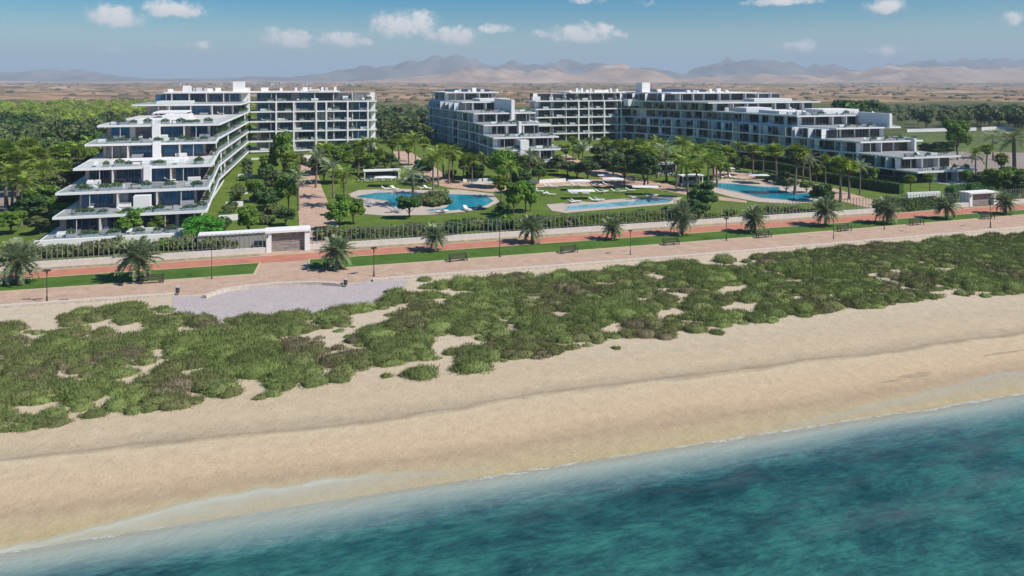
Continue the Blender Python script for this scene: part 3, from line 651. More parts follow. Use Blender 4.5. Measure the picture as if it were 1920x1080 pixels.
# frond of a feather palm, along +X, arching
def frond_mesh(name, L, droop, leaf, pairs=15, ll=0.55, seed=0, rachis=True):
    rs = random.Random(seed); m = MB(); pts = []
    for k in range(8):
        t = k/7; pts.append(Vector((L*t*(1-0.12*droop*t), 0, -droop*L*0.55*t*t+0.02)))
    def at(t):
        k = min(6, int(t*7)); f = t*7-k; return pts[k].lerp(pts[k+1], f)
    for k in range(7): a, b = pts[k], pts[k+1]; m.quad((a.x, -0.03, a.z), (b.x, -0.025, b.z), (b.x, 0.025, b.z), (a.x, 0.03, a.z))
    for k in range(pairs):
        t = 0.12+0.88*(k+0.5)/pairs; p = at(t); l = ll*math.sin(math.pi*(0.18+0.78*t))**0.7*rs.uniform(.85, 1.1)
        for s in (-1, 1):
            tip = p+Vector((l*0.55, s*l*0.8, l*rs.uniform(-0.45, 0.25))); w_ = 0.085
            m.tri((p.x-w_, 0, p.z), (p.x+w_*1.6, 0, p.z), tuple(tip))
    return m.mesh(name, leaf)
FR = [frond_mesh('frond', 2.5, 0.55, PALM_F, 22, 0.66, 1), frond_mesh('frond', 2.5, 1.0, PALM_F, 22, 0.66, 2), frond_mesh('frond', 2.4, 0.25, PALM_F, 22, 0.66, 3)]
def date_palm(H, seed, label):
    rs = random.Random(seed); root = link('date_palm', None); th = H*0.42
    t = MB(); k = 12; pts = []; rad = []
    for i in range(k+1): pts.append((0.02*math.sin(i), 0.02*math.cos(i), -0.2+(th+0.2)*i/k)); rad.append((0.30 if i % 2 else 0.25)*(1.15 if i < 2 else 1)*(1.25 if i > k-2 else 1))
    t.tube(pts, rad, 9); link('trunk', t.mesh('trunk', PBARK), root)
    h = MB(); ico_into(h, (0, 0, th+0.1), 0.42, 1.1, rs, 0, 2); link('crown_heart', h.mesh('crown_heart', PBARK), root)
    nF = 54
    for i in range(nF):
        q = i/nF; el_ = math.radians(82-118*q+rs.uniform(-7, 7)); a = i*2.39996+rs.uniform(-.2, .2)
        me = FR[2] if q < 0.25 else (FR[0] if q < 0.7 else FR[1]); s = (H-th)/3.0*rs.uniform(0.9, 1.08)*(0.85 if q < .15 else 1)
        link('frond', me, root, (0.12*math.cos(a), 0.12*math.sin(a), th+0.3), 0, (s, s, s), (rs.uniform(-.3, .3), -el_, a))
    return root
def feather_palm(name, leaf, H, seed, nF=30, L=2.3, tr=0.14, droop=1.0, ll=0.6):
    rs = random.Random(seed); root = link(name, None); th = H-0.9
    t = MB(); bx_, by_ = rs.uniform(-.25, .25), rs.uniform(-.25, .25); pts = [(bx_*k/5*k/5, by_*k/5*k/5, -0.2+(th+0.2)*k/5) for k in range(6)]
    t.tube(pts, [tr*1.3, tr, tr*.9, tr*.85, tr*.85, tr*.9], 7); link('trunk', t.mesh('trunk', PBARK), root)
    c = MB(); fm = frond_mesh('f', L, droop, leaf, 13, ll, seed); vs = [v.co.copy() for v in fm.vertices]; fs = [tuple(p.vertices) for p in fm.polygons]
    for i in range(nF):
        q = i/nF; el_ = math.radians(75-105*q+rs.uniform(-8, 8)); a = i*2.39996
        Mx = Matrix.Translation((bx_, by_, th))@Matrix.Rotation(a, 4, 'Z')@Matrix.Rotation(-el_, 4, 'Y')@Matrix.Rotation(rs.uniform(-.4, .4), 4, 'X')@Matrix.Scale(rs.uniform(.8, 1.1), 4)
        k = len(c.v); c.v += [tuple(Mx@v) for v in vs]; c.f += [tuple(k+x for x in f) for f in fs]; c.m += [0]*len(fs)
    bpy.data.meshes.remove(fm)
    link('crown', c.mesh('crown', leaf), root); return root
def fan_palm(name, H, seed, nF=46, L=1.15, skirt=True):
    rs = random.Random(seed); root = link(name, None); th = H-1.3
    t = MB(); t.tube([(0, 0, -0.2), (0.03, 0, th*.3), (0, 0.04, th*.7), (0, 0, th)], [0.24, 0.17, 0.15, 0.17], 7); link('trunk', t.mesh('trunk', PBARK), root)
    c = MB()
    def fan(o, d, up, L, mi):
        side = d.cross(up).normalized(); st = o+d*L*0.75
        nb = 9
        for k in range(nb):
            a = (k/(nb-1)-0.5)*math.radians(200); dirv = (d*math.cos(a)+side*math.sin(a))
            tip = st+dirv*L*0.85*rs.uniform(.85, 1.1)-Vector((0, 0, 0.28*L*rs.random())); w2 = dirv.cross(up).normalized()*0.13
            mid = st+dirv*L*0.4
            c.quad(tuple(st), tuple(mid-w2), tuple(tip), tuple(mid+w2), mi)
        c.quad(tuple(o-side*.02), tuple(st-side*.02), tuple(st+side*.02), tuple(o+side*.02), mi)
    for i in range(nF):
        q = i/nF; el_ = math.radians(85-120*q+rs.uniform(-8, 8)); a = i*2.39996
        d = Vector((math.cos(a)*math.cos(el_), math.sin(a)*math.cos(el_), math.sin(el_))); up = Vector((0, 0, 1)) if abs(d.z) < .9 else Vector((1, 0, 0))
        n2 = d.cross(up).normalized().cross(d).normalized()
        fan(Vector((0, 0, th)), d, n2, L*rs.uniform(.85, 1.1), 0)
    if skirt:
        for i in range(16):
            a = i*2.39996; d = Vector((math.cos(a)*.35, math.sin(a)*.35, -0.94)); fan(Vector((0, 0, th-.1)), d, Vector((math.cos(a), math.sin(a), .3)).normalized(), L*0.75, 1)
    link('crown', c.mesh('crown', [PALM_G, DRY_F]), root); return root
def bush(name, leaf, r=1.2, h=1.4, n=700, seed=1, size=0.17):
    rs = random.Random(seed); blobs = [(0, 0, h*.45, r*.7)]
    for k in range(7):
        a = k*2.4; blobs.append((math.cos(a)*r*.6, math.sin(a)*r*.6, h*rs.uniform(.3, .65), r*rs.uniform(.35, .5)))
    c = MB(); leaf_cloud(c, blobs, n, size, rs, 0, h/r*.62)
    for b in blobs: ico_into(c, b[:3], b[3]*.75, h/r*.6, rs)
    c.tube([(0, 0, -0.1), (0, 0, h*.4)], [.08, .05], 5)
    return c.mesh(name, leaf)

HOLD = (0, -900, -60)     # prototypes are moved into place by their first use
class Proto:
    def __init__(s, roots, H): s.roots = roots; s.H = H; s.used = set()
    def place(s, loc, h, label, cat, group=None, rz=None, wide=1.0, k=None):
        k = R.randrange(len(s.roots)) if k is None else k
        r = s.roots[k]; sc = h/s.H[k]; rz = R.uniform(0, 6.28) if rz is None else rz
        if k in s.used: o = copy_thing(r, loc, rz, (sc*wide, sc*wide, sc))
        else: o = r; o.location = loc; o.rotation_euler = (0, 0, rz); o.scale = (sc*wide, sc*wide, sc); s.used.add(k)
        for a in ('label', 'category', 'group'):
            if a in o: del o[a]
        tag(o, label, cat, group); return o
P_BR = Proto([broadleaf('tree', LEAF_A, seed=3), broadleaf('tree', LEAF_A, seed=5, cr=2.3, trunkh=1.9)], [7, 7])
P_DK = Proto([broadleaf('tree', LEAF_B, seed=11, cr=2.5, trunkh=1.4), broadleaf('tree', LEAF_B, seed=13, cr=2.3, trunkh=1.7)], [7, 7])
P_OL = Proto([broadleaf('tree', LEAF_C, seed=17, cr=2.7, trunkh=1.2), broadleaf('tree', LEAF_C, seed=19, cr=2.8, trunkh=1.6)], [7, 7])
P_VI = Proto([broadleaf('tree', LEAF_V, seed=23, cr=3.2, trunkh=1.0, tall=.7)], [7])
P_FP = Proto([fan_palm('fan_palm', 8.0, 31), fan_palm('fan_palm', 8.0, 37), fan_palm('fan_palm', 7.2, 38, 34, 1.35)], [8, 8, 7.2])
P_QP = Proto([feather_palm('feather_palm', PALM_G, 8.0, 41), feather_palm('feather_palm', PALM_G, 8.0, 43, 26, 2.6), feather_palm('feather_palm', PALM_F, 7.4, 44, 22, 2.7, .17, .8)], [8, 8, 7.4])
FARP = [broadleaf('tree', LEAF_F, seed=51, n=700, size=.5, cr=3.0, trunkh=.9, lumps=7), broadleaf('tree', LEAF_B, seed=53, n=700, size=.5, cr=2.9, trunkh=.9, lumps=7), broadleaf('tree', LEAF_C, seed=57, n=700, size=.5, cr=3.0, trunkh=.9, lumps=7)]
P_FAR = Proto(FARP, [7, 7, 7])

def plant(P, px, by, ty, label, cat='tree', group=None, wide=1.0, k=None):
    wide *= 1.4 if cat == 'tree' else 1.4
    u, v, Y = G(px, by); h = (by-ty)*Y/F
    o = P.place((u, v, zg(v)), h, label, cat, group, None, wide*R.uniform(.9, 1.12), k)
    o.rotation_euler = (R.uniform(-.05, .05), R.uniform(-.05, .05), o.rotation_euler[2]); return o

# ================================================================== BUILDINGS
SH = 3.1
FRMM = simple('window_frame_metal', (0.13, 0.135, 0.14), .5, .1, 3)
def zn(n): return HC-n*SH
def unit_frame(name, lights):
    m = MB(); b = 0.035; t = 0.045
    m.box(-.5, .5, -.5, .5, 0, t); m.box(-.5, .5, -.5, .5, 1-t, 1)
    m.box(-.5, -.5+b, -.5, .5, t, 1-t); m.box(.5-b, .5, -.5, .5, t, 1-t)
    for k in range(1, lights): x = -.5+k/lights; m.box(x-.014, x+.014, -.4, .4, t, 1-t)
    return m.mesh(name, FRMM)
FRM = [unit_frame('window', 2), unit_frame('window', 3), unit_frame('window', 4)]
PANE_B = MB().box(-.46, .46, -.05, .25, .045, .955).mesh('pane', GL_BLUE)
PANE_D = MB().box(-.46, .46, -.05, .25, .045, .955).mesh('pane', GL_DARK)
CURT = glass_dark('curtained_window_glass', (0.10, 0.11, 0.12), (0.34, 0.33, 0.31)); PANE_C = MB().box(-.46, .46, -.05, .25, .045, .955).mesh('pane', CURT)
UB = {}
def ub(mat):
    if mat.name not in UB: UB[mat.name] = MB().box(-.5, .5, -.5, .5, 0, 1).mesh('unit_box', mat)
    return UB[mat.name]
def rail_mesh():
    m = MB(); m.box(-.5, .5, -.5, .5, 0.04, 0.97, 0); m.box(-.5, .5, -.6, .6, 0.98, 1.0, 1)
    return m.mesh('railing', [RAIL, FRMM])
RAILM = rail_mesh()
class Bld:
    def __init__(s, name, label, Wl, El, vb, levels, side, wallm, glass, inset=1.8, seed=1, front_bay=5.4, side_bay=6.4, uw={}, ue={}, stone=False, finm=None, frontinset=2.0, sw=None):
        s.rs = random.Random(seed); s.Wl, s.El, s.vb, s.lv = Wl, El, vb, levels; s.inset = inset; s.uw, s.ue = uw, ue
        s.wallm, s.glass, s.stone, s.finm = wallm, glass, stone, finm or WHITE
        u0 = (s.west(levels[0][1])+s.east(levels[0][1]))/2; v0 = levels[0][1]
        s.o = (u0, v0, zg(v0)); s.root = link(name, None, None, s.o); tag(s.root, label, 'building')
        s.T = 0.42; s.sw = sw or [wallm]
        for k, (n, vf) in enumerate(levels):
            z = zn(n); m = MB(); m.prism(s.poly(k, vf, 0), z-s.T, z); s.part('roof' if k == len(levels)-1 else 'floor_slab', m, WHITE)
            if k < len(levels)-1:
                vr = levels[k+1][1]+frontinset
                if vr-vf > 2.5:
                    m = MB(); m.prism(s.poly(k, vf+.35, .35, vr), z, z+0.03); s.part('terrace_floor', m, TILE if (s.stone and k in (3, 5)) else TILE2)
                for sd in side:
                    vv = [vr]+[v for v, _ in (s.Wl if sd == 'W' else s.El) if vr < v < s.vb-.5]+[s.vb-.4]
                    f = (lambda v: s.west(v, k)) if sd == 'W' else (lambda v: s.east(v, k)); g = 1 if sd == 'W' else -1
                    m = MB(); m.prism([(f(v)+g*.18, v) for v in vv]+[(f(v)+g*(s.inset-.01), v) for v in vv[::-1]], z, z+.025); s.part('balcony_floor', m, BTILE)
                s.storey(k, vr, z+0.03, zn(levels[k+1][0])-s.T, side, front_bay, side_bay)
                s.rails(k, vf, z, side)
        z0 = zn(levels[0][0])-s.T; zb = zg(levels[0][1])-0.3
        if z0-zb > 0.3:
            m = MB(); m.prism(s.poly(0, levels[0][1]+.5, .5), zb, z0); s.part('base', m, GREY)
    def ipl(s, L, v):
        for (a, ua), (b, ub_) in zip(L, L[1:]):
            if v <= b or (b, ub_) == L[-1]: return ua+(ub_-ua)*(v-a)/(b-a)
    def west(s, v, k=None): return s.uw.get(k, 0) + s.ipl(s.Wl, v)
    def east(s, v, k=None): return s.ue[k] if k in s.ue else s.ipl(s.El, v)
    def poly(s, k, vf, ins, vb=None):
        vb = (vb if vb is not None else s.vb)-ins; br = [v for v, _ in s.Wl if vf < v < vb]
        be = [v for v, _ in s.El if vf < v < vb]
        return [(s.west(v, k)+ins, v) for v in [vf]+br+[vb]]+[(s.east(v, k)-ins, v) for v in [vb]+be[::-1]+[vf]]
    def part(s, name, mb, mat, parent=None):
        mb.v = [(x-s.o[0], y-s.o[1], z-s.o[2]) for x, y, z in mb.v]; return link(name, mb.mesh(name, mat), s.root)
    def put(s, name, me, x, y, z, th, sc):
        return link(name, me, s.root, (x-s.o[0], y-s.o[1], z-s.o[2]), th, sc)
    def window(s, x, y, z, th, w_, h, li=0):
        o = s.put('window', FRM[li], x, y, z, th, (w_, .14, h)); link('pane', PANE_C if s.rs.random() < .14 else (PANE_B if s.glass == 'b' else PANE_D), o); return o
    def storey(s, k, vr, z0, z1, side, fb, sb):
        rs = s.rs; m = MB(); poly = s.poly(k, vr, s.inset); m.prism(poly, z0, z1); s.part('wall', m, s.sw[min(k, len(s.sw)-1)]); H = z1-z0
        # front
        ua, ue_ = s.west(vr, k)+s.inset, s.east(vr, k)-s.inset; nb = max(1, round((ue_-ua)/fb)); bw = (ue_-ua)/nb
        for i in range(nb):
            c = ua+bw*(i+.5); ww = bw*rs.choice([.72, .82, .92, .86]); dx = (bw-ww)*rs.uniform(-.35, .35)
            s.window(c+dx, vr-.03, z0, 0, ww, H*rs.choice([.95, .93, .9]), 0 if ww < 3 else (1 if ww < 4 else 2))
            if s.stone and rs.random() < .6:
                s.put('stone_panel', ub(STONE), c+dx+(ww/2+bw*.06)*rs.choice((-1, 1)), vr-.06, z0, 0, (bw*.16, .14, H-.01))
            if i and rs.random() < .8:
                d = frontfin = min(1.9, vr-s.lv[k][1]-.4)
                s.put('partition', ub(s.finm), ua+bw*i, vr-d/2-.001, z0, 0, (.22, d, H-.01))
        # thin front posts carrying the slab above
        for i in range(2):
            s.put('post', ub(ALU), ua+(ue_-ua)*(.12+.76*i)+rs.uniform(-.5, .5), max(s.lv[k+1][1]+.25, s.lv[k][1]+.3), z0, 0, (.11, .11, H))
        # long side
        for sd in side:
            vs = [vr]+[v for v, _ in (s.Wl if sd == 'W' else s.El) if vr < v < s.vb-.5]+[s.vb-1.8]
            for a, b in zip(vs, vs[1:]):
                if b-a < 2: continue
                f = (lambda v: s.west(v, k)+s.inset) if sd == 'W' else (lambda v: s.east(v, k)-s.inset)
                A = Vector((f(a), a)); B = Vector((f(b), b)); d = (B-A).normalized(); n = Vector((-d.y, d.x)) if sd == 'W' else Vector((d.y, -d.x))
                th = math.atan2(n.x, -n.y); L = (B-A).length; q = max(1, round(L/sb)); bw = L/q
                for i in range(q):
                    base = A+d*bw*i; r = rs.random()
                    def at(t, off): p = base+d*bw*t+n*off; return p.x, p.y
                    if r < .55:
                        x, y = at(.36, .03); s.window(x, y, z0, th, bw*.58, H*.94, 1); x, y = at(.82, .03); s.window(x, y, z0+.6, th, bw*.2, H*.6, 0)
                    elif r < .85:
                        x, y = at(.5, .03); s.window(x, y, z0, th, bw*.86, H*.95, 2)
                    else:
                        x, y = at(.25, .03); s.window(x, y, z0+.1, th, bw*.24, H*.9, 0); x, y = at(.7, .03); s.window(x, y, z0, th, bw*.48, H*.94, 0)
                    x, y = at(0.0, s.inset*.45)
                    if not (s.stone and (r < .8 or i < 2)): s.put('partition', ub(GREY if s.stone else (s.finm if r > .4 else s.wallm)), x, y, z0, th, (.2, s.inset*.86, H-.01))
                    if r < .2:
                        x, y = at(.88, s.inset*.82); s.put('screen', ub(s.wallm), x, y, z0, th, (bw*.24, .12, H-.01))
    def rails(s, k, vf, z, side):
        ua, ue_ = s.west(vf, k)+.1, s.east(vf, k)-.1; n = max(1, round((ue_-ua)/5)); L = (ue_-ua)/n
        for i in range(n): s.put('railing', RAILM, ua+L*(i+.5), vf+.12, z, 0, (L-.04, .03, 1.05))
        for sd in side:
            f = (lambda v: s.west(v, k)+.12) if sd == 'W' else (lambda v: s.east(v, k)-.12)
            vs = [vf+.2]+[v for v, _ in (s.Wl if sd == 'W' else s.El) if vf+.2 < v < s.vb-.5]+[s.vb]
            for a, b in zip(vs, vs[1:]):
                A = Vector((f(a), a)); B = Vector((f(b), b)); d = B-A; th = math.atan2(d.y, d.x); n = max(1, round(d.length/7.5))
                for i in range(n):
                    c = A+d*(i+.5)/n; s.put('railing', RAILM, c.x, c.y, z, th, (d.length/n-.04, .03, 1.05))
    def box(s, name, mat, x0, x1, y0, y1, z0, z1): m = MB().box(x0, x1, y0, y1, z0, z1); return s.part(name, m, mat)
    def roofbits(s, items, zr):
        for (u, v, a, b, h) in items: s.box('chimney', WHITE, u-a/2, u+a/2, v-b/2, v+b/2, zr-.02, zr+h)

# left building: stepped wing A
lvA = [(8.17, 134.2), (7.17, 137), (6.17, 143), (5.17, 152), (4.17, 168), (3.17, 180), (2.17, 225), (1.17, 244)]
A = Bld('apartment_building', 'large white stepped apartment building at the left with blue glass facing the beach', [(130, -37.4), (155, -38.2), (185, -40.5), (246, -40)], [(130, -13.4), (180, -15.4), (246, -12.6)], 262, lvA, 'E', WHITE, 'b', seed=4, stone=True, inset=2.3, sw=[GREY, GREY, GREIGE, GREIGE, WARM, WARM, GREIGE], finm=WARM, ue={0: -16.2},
        uw={0: -.6, 1: .6, 2: -.4, 3: .3, 4: -.5, 6: -1.5, 7: 3.5})
# vertical blades
def blade(b, px0, px1, v, ztop, zbot, depth, name='fin_wall'):
    u0 = at_v(px0, v)[0]; u1 = at_v(px1, v)[0]; b.box(name, WHITE, u0, u1, v, v+depth, zbot, ztop)
blade(A, 285, 299, 178.5, zn(3.17)+.35, zn(4.17)+.01, 1.4)
blade(A, 286, 300, 166.5, zn(4.17)+.3, zn(5.17)+.01, 1.3)
blade(A, 269, 282, 150.6, zn(5.17)+.3, zn(6.17)+.01, 1.3)
blade(A, 250, 281, 138.6, zn(6.17)-.44, zn(7.17)+.01, 1.6)
A.box('roof_parapet', WHITE, -34, -22, 186, 196, zn(3.17)+.01, zn(3.17)+.75)
A.box('roof_parapet', WHITE, -30, -24, 198, 207, zn(3.17)+.01, zn(3.17)+1.25)
A.box('roof_canopy', WHITE, -33.5, -26.0, 207.5, 220, zn(3.17)+1.3, zn(3.17)+1.65)
A.box('roof_parapet', WHITE, -33, -20, 158, 164, zn(5.17)+.01, zn(5.17)+.5)
A.box('roof_parapet', WHITE, -36, -27, 228, 236, zn(2.17)+.01, zn(2.17)+.75)
A.roofbits([(-30.5, 247, 2.0, 2.0, 1.9), (-29, 238, 1.8, 1.6, 1.7), (-24, 249, 1.4, 1.4, 1.0)], zn(1.17))
# plinth terrace
A.box('plinth', WHITE, -38.6, -11.5, 133.4, 134.0, zg(134)-.2, zn(8.17)+.08)
# back left block B
B = Bld('apartment_building', 'white apartment block with blue windows closing the end of the wide path', [(240, -12.2), (275, -12.2)], [(240, 27), (275, 27)], 262, [(7.17, 247), (6.17, 247), (5.17, 247), (4.17, 247), (3.17, 247), (2.17, 247.2), (1.17, 248.5)], 'E', WHITE, 'b', seed=9, front_bay=6.4, sw=[GREIGE], ue={6: 15.4}, frontinset=2.4)
B.box('stair_tower', WHITE, -17.2, -13.9, 246.4, 250.5, zn(2.17)+.02, HC-.5)
B.box('stair_tower', WHITE, -13.88, -12.3, 247.4, 250.5, zn(3.17)+.02, HC-2.4)
B.roofbits([(-8, 252, 2.2, 1.8, 1.2), (-3, 253, .8, .8, 1.1), (1.6, 250, .8, .8, 1.2), (7.2, 249, 3.4, 1.2, .7), (9.9, 252, .7, .7, 1.3), (14, 252, .8, .8, 1.4)], zn(1.17))
B.roofbits([(17.2, 251, 1.8, 1.6, 1.5), (20, 252, .7, .7, 1.4), (25.0, 251, 1.6, 1.4, 1.7)], zn(2.17))
for px in (518, 551, 593, 612, 652, 690): u = at_v(px, 247)[0]; B.box('pilaster', WHITE, u-.25, u+.25, 246.86, 247.14, zg(247)-.5, zn(2.17)-.37)
# middle building C
lvC = [(8.52, 199.5), (7.52, 203), (6.52, 207), (5.52, 214), (4.52, 226), (3.52, 240), (2.52, 262), (1.52, 284)]
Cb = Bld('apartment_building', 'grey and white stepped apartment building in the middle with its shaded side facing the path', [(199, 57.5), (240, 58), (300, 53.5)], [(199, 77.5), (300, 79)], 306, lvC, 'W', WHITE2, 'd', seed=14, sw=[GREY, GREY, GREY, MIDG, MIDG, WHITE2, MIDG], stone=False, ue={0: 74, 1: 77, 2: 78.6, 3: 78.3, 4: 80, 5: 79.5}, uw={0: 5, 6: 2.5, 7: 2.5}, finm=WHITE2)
blade(Cb, 959, 965, 239.4, zn(2.52)+1.2, zn(4.52)+.01, 22.0)
blade(Cb, 973, 978, 225.4, zn(4.52)+.8, zn(5.52)+.01, 12.0)
blade(Cb, 976, 992, 206.4, zn(5.52)-.37, zn(8.52)+.01, 3.0)
Cb.roofbits([(70, 290, 1.6, 1.6, 1.6), (64, 295, .8, .8, .8)], zn(1.52)); Cb.box('roof_parapet', WHITE, 66.5, 78, 266, 278, zn(2.52)+.01, zn(2.52)+.9)
# back middle block D
D = Bld('apartment_building', 'white back apartment block with tall stair tower, between middle and right buildings', [(260, 88.5), (285, 88.5)], [(260, 129.5), (285, 129.5)], 282, [(7.52, 267), (6.52, 267), (5.52, 267), (4.52, 267), (3.52, 267), (2.52, 267), (1.52, 268.5)], 'W', WHITE2, 'd', seed=21, front_bay=5.4, sw=[GREY], uw={6: 14.5}, ue={6: 126}, frontinset=2.6, finm=WHITE)
D.box('stair_tower', WHITE, 130.2, 133.6, 262.5, 268, zn(7.52), HC-1.0); D.box('stair_wall', WHITE, 124.4, 130.18, 262.6, 266.9, zn(3.52)+.9, zn(2.52)+.4)
D.roofbits([(106.5, 271, .8, .8, 1.6), (108.6, 271, .8, .8, 1.6), (112.3, 271, .7, .7, 1.4), (115.5, 270, 4.5, 1.4, .9), (120.4, 270, .8, .8, 1.5), (123, 270, .9, .9, 1.3)], zn(1.52))
D.roofbits([(89.5, 270, 3.0, 1.6, 1.5), (95.5, 270, 1.3, 1.3, 1.4), (101, 270, 1.2, 1.2, 1.4)], zn(2.52))
for px in (1085, 1104, 1133, 1165): u = at_v(px, 267)[0]; D.box('pilaster', WHITE, u-.2, u+.2, 266.86, 267.14, zg(267)-.5, zn(2.52)-.37)
# right building E
lvE = [(8.52, 150.0), (7.52, 152.5), (6.52, 157.5), (5.52, 171), (4.52, 182), (3.52, 194), (2.52, 230), (1.52, 249)]
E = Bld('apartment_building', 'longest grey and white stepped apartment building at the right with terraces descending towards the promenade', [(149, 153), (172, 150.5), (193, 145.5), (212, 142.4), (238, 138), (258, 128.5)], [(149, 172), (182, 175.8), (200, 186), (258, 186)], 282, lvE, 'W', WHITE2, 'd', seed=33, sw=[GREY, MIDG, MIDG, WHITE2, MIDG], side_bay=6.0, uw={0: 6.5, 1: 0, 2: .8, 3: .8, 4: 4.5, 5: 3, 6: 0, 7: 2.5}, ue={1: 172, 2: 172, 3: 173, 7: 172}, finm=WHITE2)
uf = at_v(1668, 181.2)[0]; E.box('fin_wall', WHITE, uf, uf+.95, 181.2, 194.0, zn(4.52)+.01, zn(3.52)+.9)
uf = at_v(1716, 170)[0]; E.box('fin_wall', WHITE, uf, uf+.6, 170.2, 178.0, zn(6.52)+.01, zn(5.52)+.6)
E.box('garage_front', DARKG, 160, 171.6, 148.8, 149.9, zg(149)-.2, zn(8.52)-.37)
E.box('roof_parapet', WHITE, 150, 160, 205, 216, zn(3.52)+.01, zn(3.52)+1.0); E.box('roof_parapet', WHITE, 166, 180, 204, 214, zn(3.52)+.01, zn(3.52)+1.3)
E.box('roof_parapet', WHITE2, 148, 158, 220, 228, zn(3.52)+.01, zn(3.52)+1.5)
E.box('roof_parapet', WHITE, 160, 176, 233, 240, zn(2.52)+.01, zn(2.52)+1.1); E.roofbits([(157, 252, 1.6, 1.6, 1.5), (137, 262, 1.6, 1.6, 1.2)], zn(1.52))
def piers(b, vs, k0=0):
    for v in vs:
        ks = [k for k in range(k0, len(b.lv)-1) if b.lv[k+1][1]+2 < v]
        for k in ks:
            u = b.west(v, k); z0 = zn(b.lv[k][0])+.002; b.box('pier', WHITE2, u-.06, u+b.inset-.01, v-.25, v+.25, z0, zn(b.lv[k+1][0])-b.T-.002)
piers(E, (162, 177, 188, 193.6, 207, 219, 229, 238.5, 247)); piers(Cb, (211, 222, 233, 246, 258, 270, 282, 294))
for v0 in (196, 215.5, 241):  # flat grey strips put the shade of the stair recesses into colour
    for k in range(1, 7):
        if E.lv[k+1][1]+2 < v0: u = E.west(v0+1.2, k); E.box('stair_recess_shade', GREY, u-.05, u+.25, v0, v0+2.6, zn(E.lv[k][0])+.003, zn(E.lv[k+1][0])-E.T-.003)
for b, lst, n in ((E, [(150, 158, 196, 204), (165, 183, 218, 228), (146, 158, 230, 232)], 3.52), (E, [(142, 166, 250, 260)], 1.52), (Cb, [(60, 77, 286, 291)], 1.52), (D, [(105, 125, 272, 279)], 1.52), (B, [(-10, 14, 254, 260)], 1.17), (A, [(-38, -16, 250, 258)], 1.17)):
    for (x0, x1, y0, y1) in lst:
        for _ in range(5):
            x, y = R.uniform(x0, x1-2), R.uniform(y0, max(y0+.1, y1-1.5)); q = R.uniform(.7, 1.8); b.box('roof_unit', R.choice((WHITE, ALU, MIDG)), x, x+q, y, y+q*.8, zn(n)+.004, zn(n)+R.uniform(.6, 1.3))
# photovoltaic rows on the highest roofs
pvm = MB().box(-.5, .5, -.5, .5, 0, .04).mesh('solar_panel', SOLAR)
for b, u0, u1, v0, v1, zr in ((E, 134, 158, 262, 276, zn(1.52)), (Cb, 60, 77, 292, 303, zn(1.52))):
    for j in range(3):
        for i in range(int((u1-u0)/3.4)):
            o = b.put('solar_panel', pvm, u0+i*3.4+1.7, v0+(v1-v0)*j/2.5, zr+.45, 0, (3.1, 2.2, 1)); o.rotation_euler = (math.radians(24), 0, 0)

# ================================================================== FENCE AND GATES
slat_me = MB().box(-.5, .5, -.5, .5, 0, 1).mesh('slat', SLAT)
def fence(u0, u1, label, pitch=0.66, hw=0.85, hs=2.35, slw=0.10):
    root = link('fence', None, None, ((u0+u1)/2, L_w((u0+u1)/2)+.25, zg(120))); tag(root, label, 'fence'); o = root.location
    m = MB(); q = 0.2
    a, b = (u0, L_w(u0)+.25), (u1, L_w(u1)+.25)
    us_ = list(np.linspace(u0, u1, max(2, int((u1-u0)/6)))); cu = [(x, L_w(x)+.25) for x in us_]
    m.prism([(x-o.x, y-q-o.y) for x, y in cu]+[(x-o.x, y+q-o.y) for x, y in cu[::-1]], -.1, hw)
    link('base_wall', m.mesh('base_wall', simple('cream_wall_render', (0.66, 0.595, 0.54), .8, .08, 1.2)), root)
    n = int((u1-u0)/pitch)
    for i in range(n):
        u = u0+pitch*(i+.5); link('slat', slat_me, root, (u-o.x, L_w(u)+.25-o.y, hw), R.uniform(-.1, .1), (slw, .05, hs*R.uniform(.985, 1.015)))
    m = MB()
    for zz in (hw+.25, hw+hs-.3):
        m.prism([(x-o.x, y+.04-o.y) for x, y in cu]+[(x-o.x, y+.08-o.y) for x, y in cu[::-1]], zz, zz+.05)
    link('rail', m.mesh('rail', SLAT), root)
uGL, uGR = G2(499, 476)[0], G2(581, 470)[0]; uRL, uRR = G2(1826, 388)[0], G2(1868, 384)[0]
fence(-118, uGL, 'white walled slatted fence left of the gatehouse, in front of the left building')
fence(uGR, uRL-.52, 'long white walled slatted fence along the gardens between the two gatehouses', 0.75)
fence(uRR+.2, uRR+60, 'slatted fence at the right end beyond the far gatehouse')
def gatehouse(u0, u1, label, H=3.9, depth=7, left=0.8, roofx=0.0, tower=0.0):
    v0 = L_w(u0); root = link('gatehouse', None, None, ((u0+u1)/2, v0, zg(v0))); tag(root, label, 'gatehouse'); W2 = (u1-u0)/2; dv = (L_w(u1)-L_w(u0))/2
    root.rotation_euler = (0, 0, math.atan2(dv, W2))
    def bx(nm, mat, *a): return link(nm, MB().box(*a).mesh(nm, mat), root)
    bx('post', WHITE, -W2, -W2+.75, 0, 1.2, -.1, H-.3); bx('post', WHITE, W2-.75, W2, 0, 1.2, -.1, H-.3)
    bx('roof', WHITE, -W2-.15-roofx, W2+.15, -.2, depth, H-.3, H)
    bx('stone_wall', STONE, -W2+.76, W2-.76, .7, 1.0, -.1, H-.32)
    me = MB().box(-.5, .5, -.5, .5, 0, 1).mesh('plank', STONE)
    n = 6
    for i in range(n): link('plank', me, root, (0, .66, .05+i*(H-.5)/n), 0, (2*W2-1.6, .07, (H-.5)/n-.05))
    bx('light_box', METAL, -W2+.1, -W2+.3, -.12, -.002, H-.9, H-.65)
    bx('side_wall', WHITE, -W2+.01, -W2+.4, 1.21, depth-.2, -.1, H-.31); bx('side_wall', WHITE, W2-.4, W2-.01, 1.21, depth-.2, -.1, H-.31)
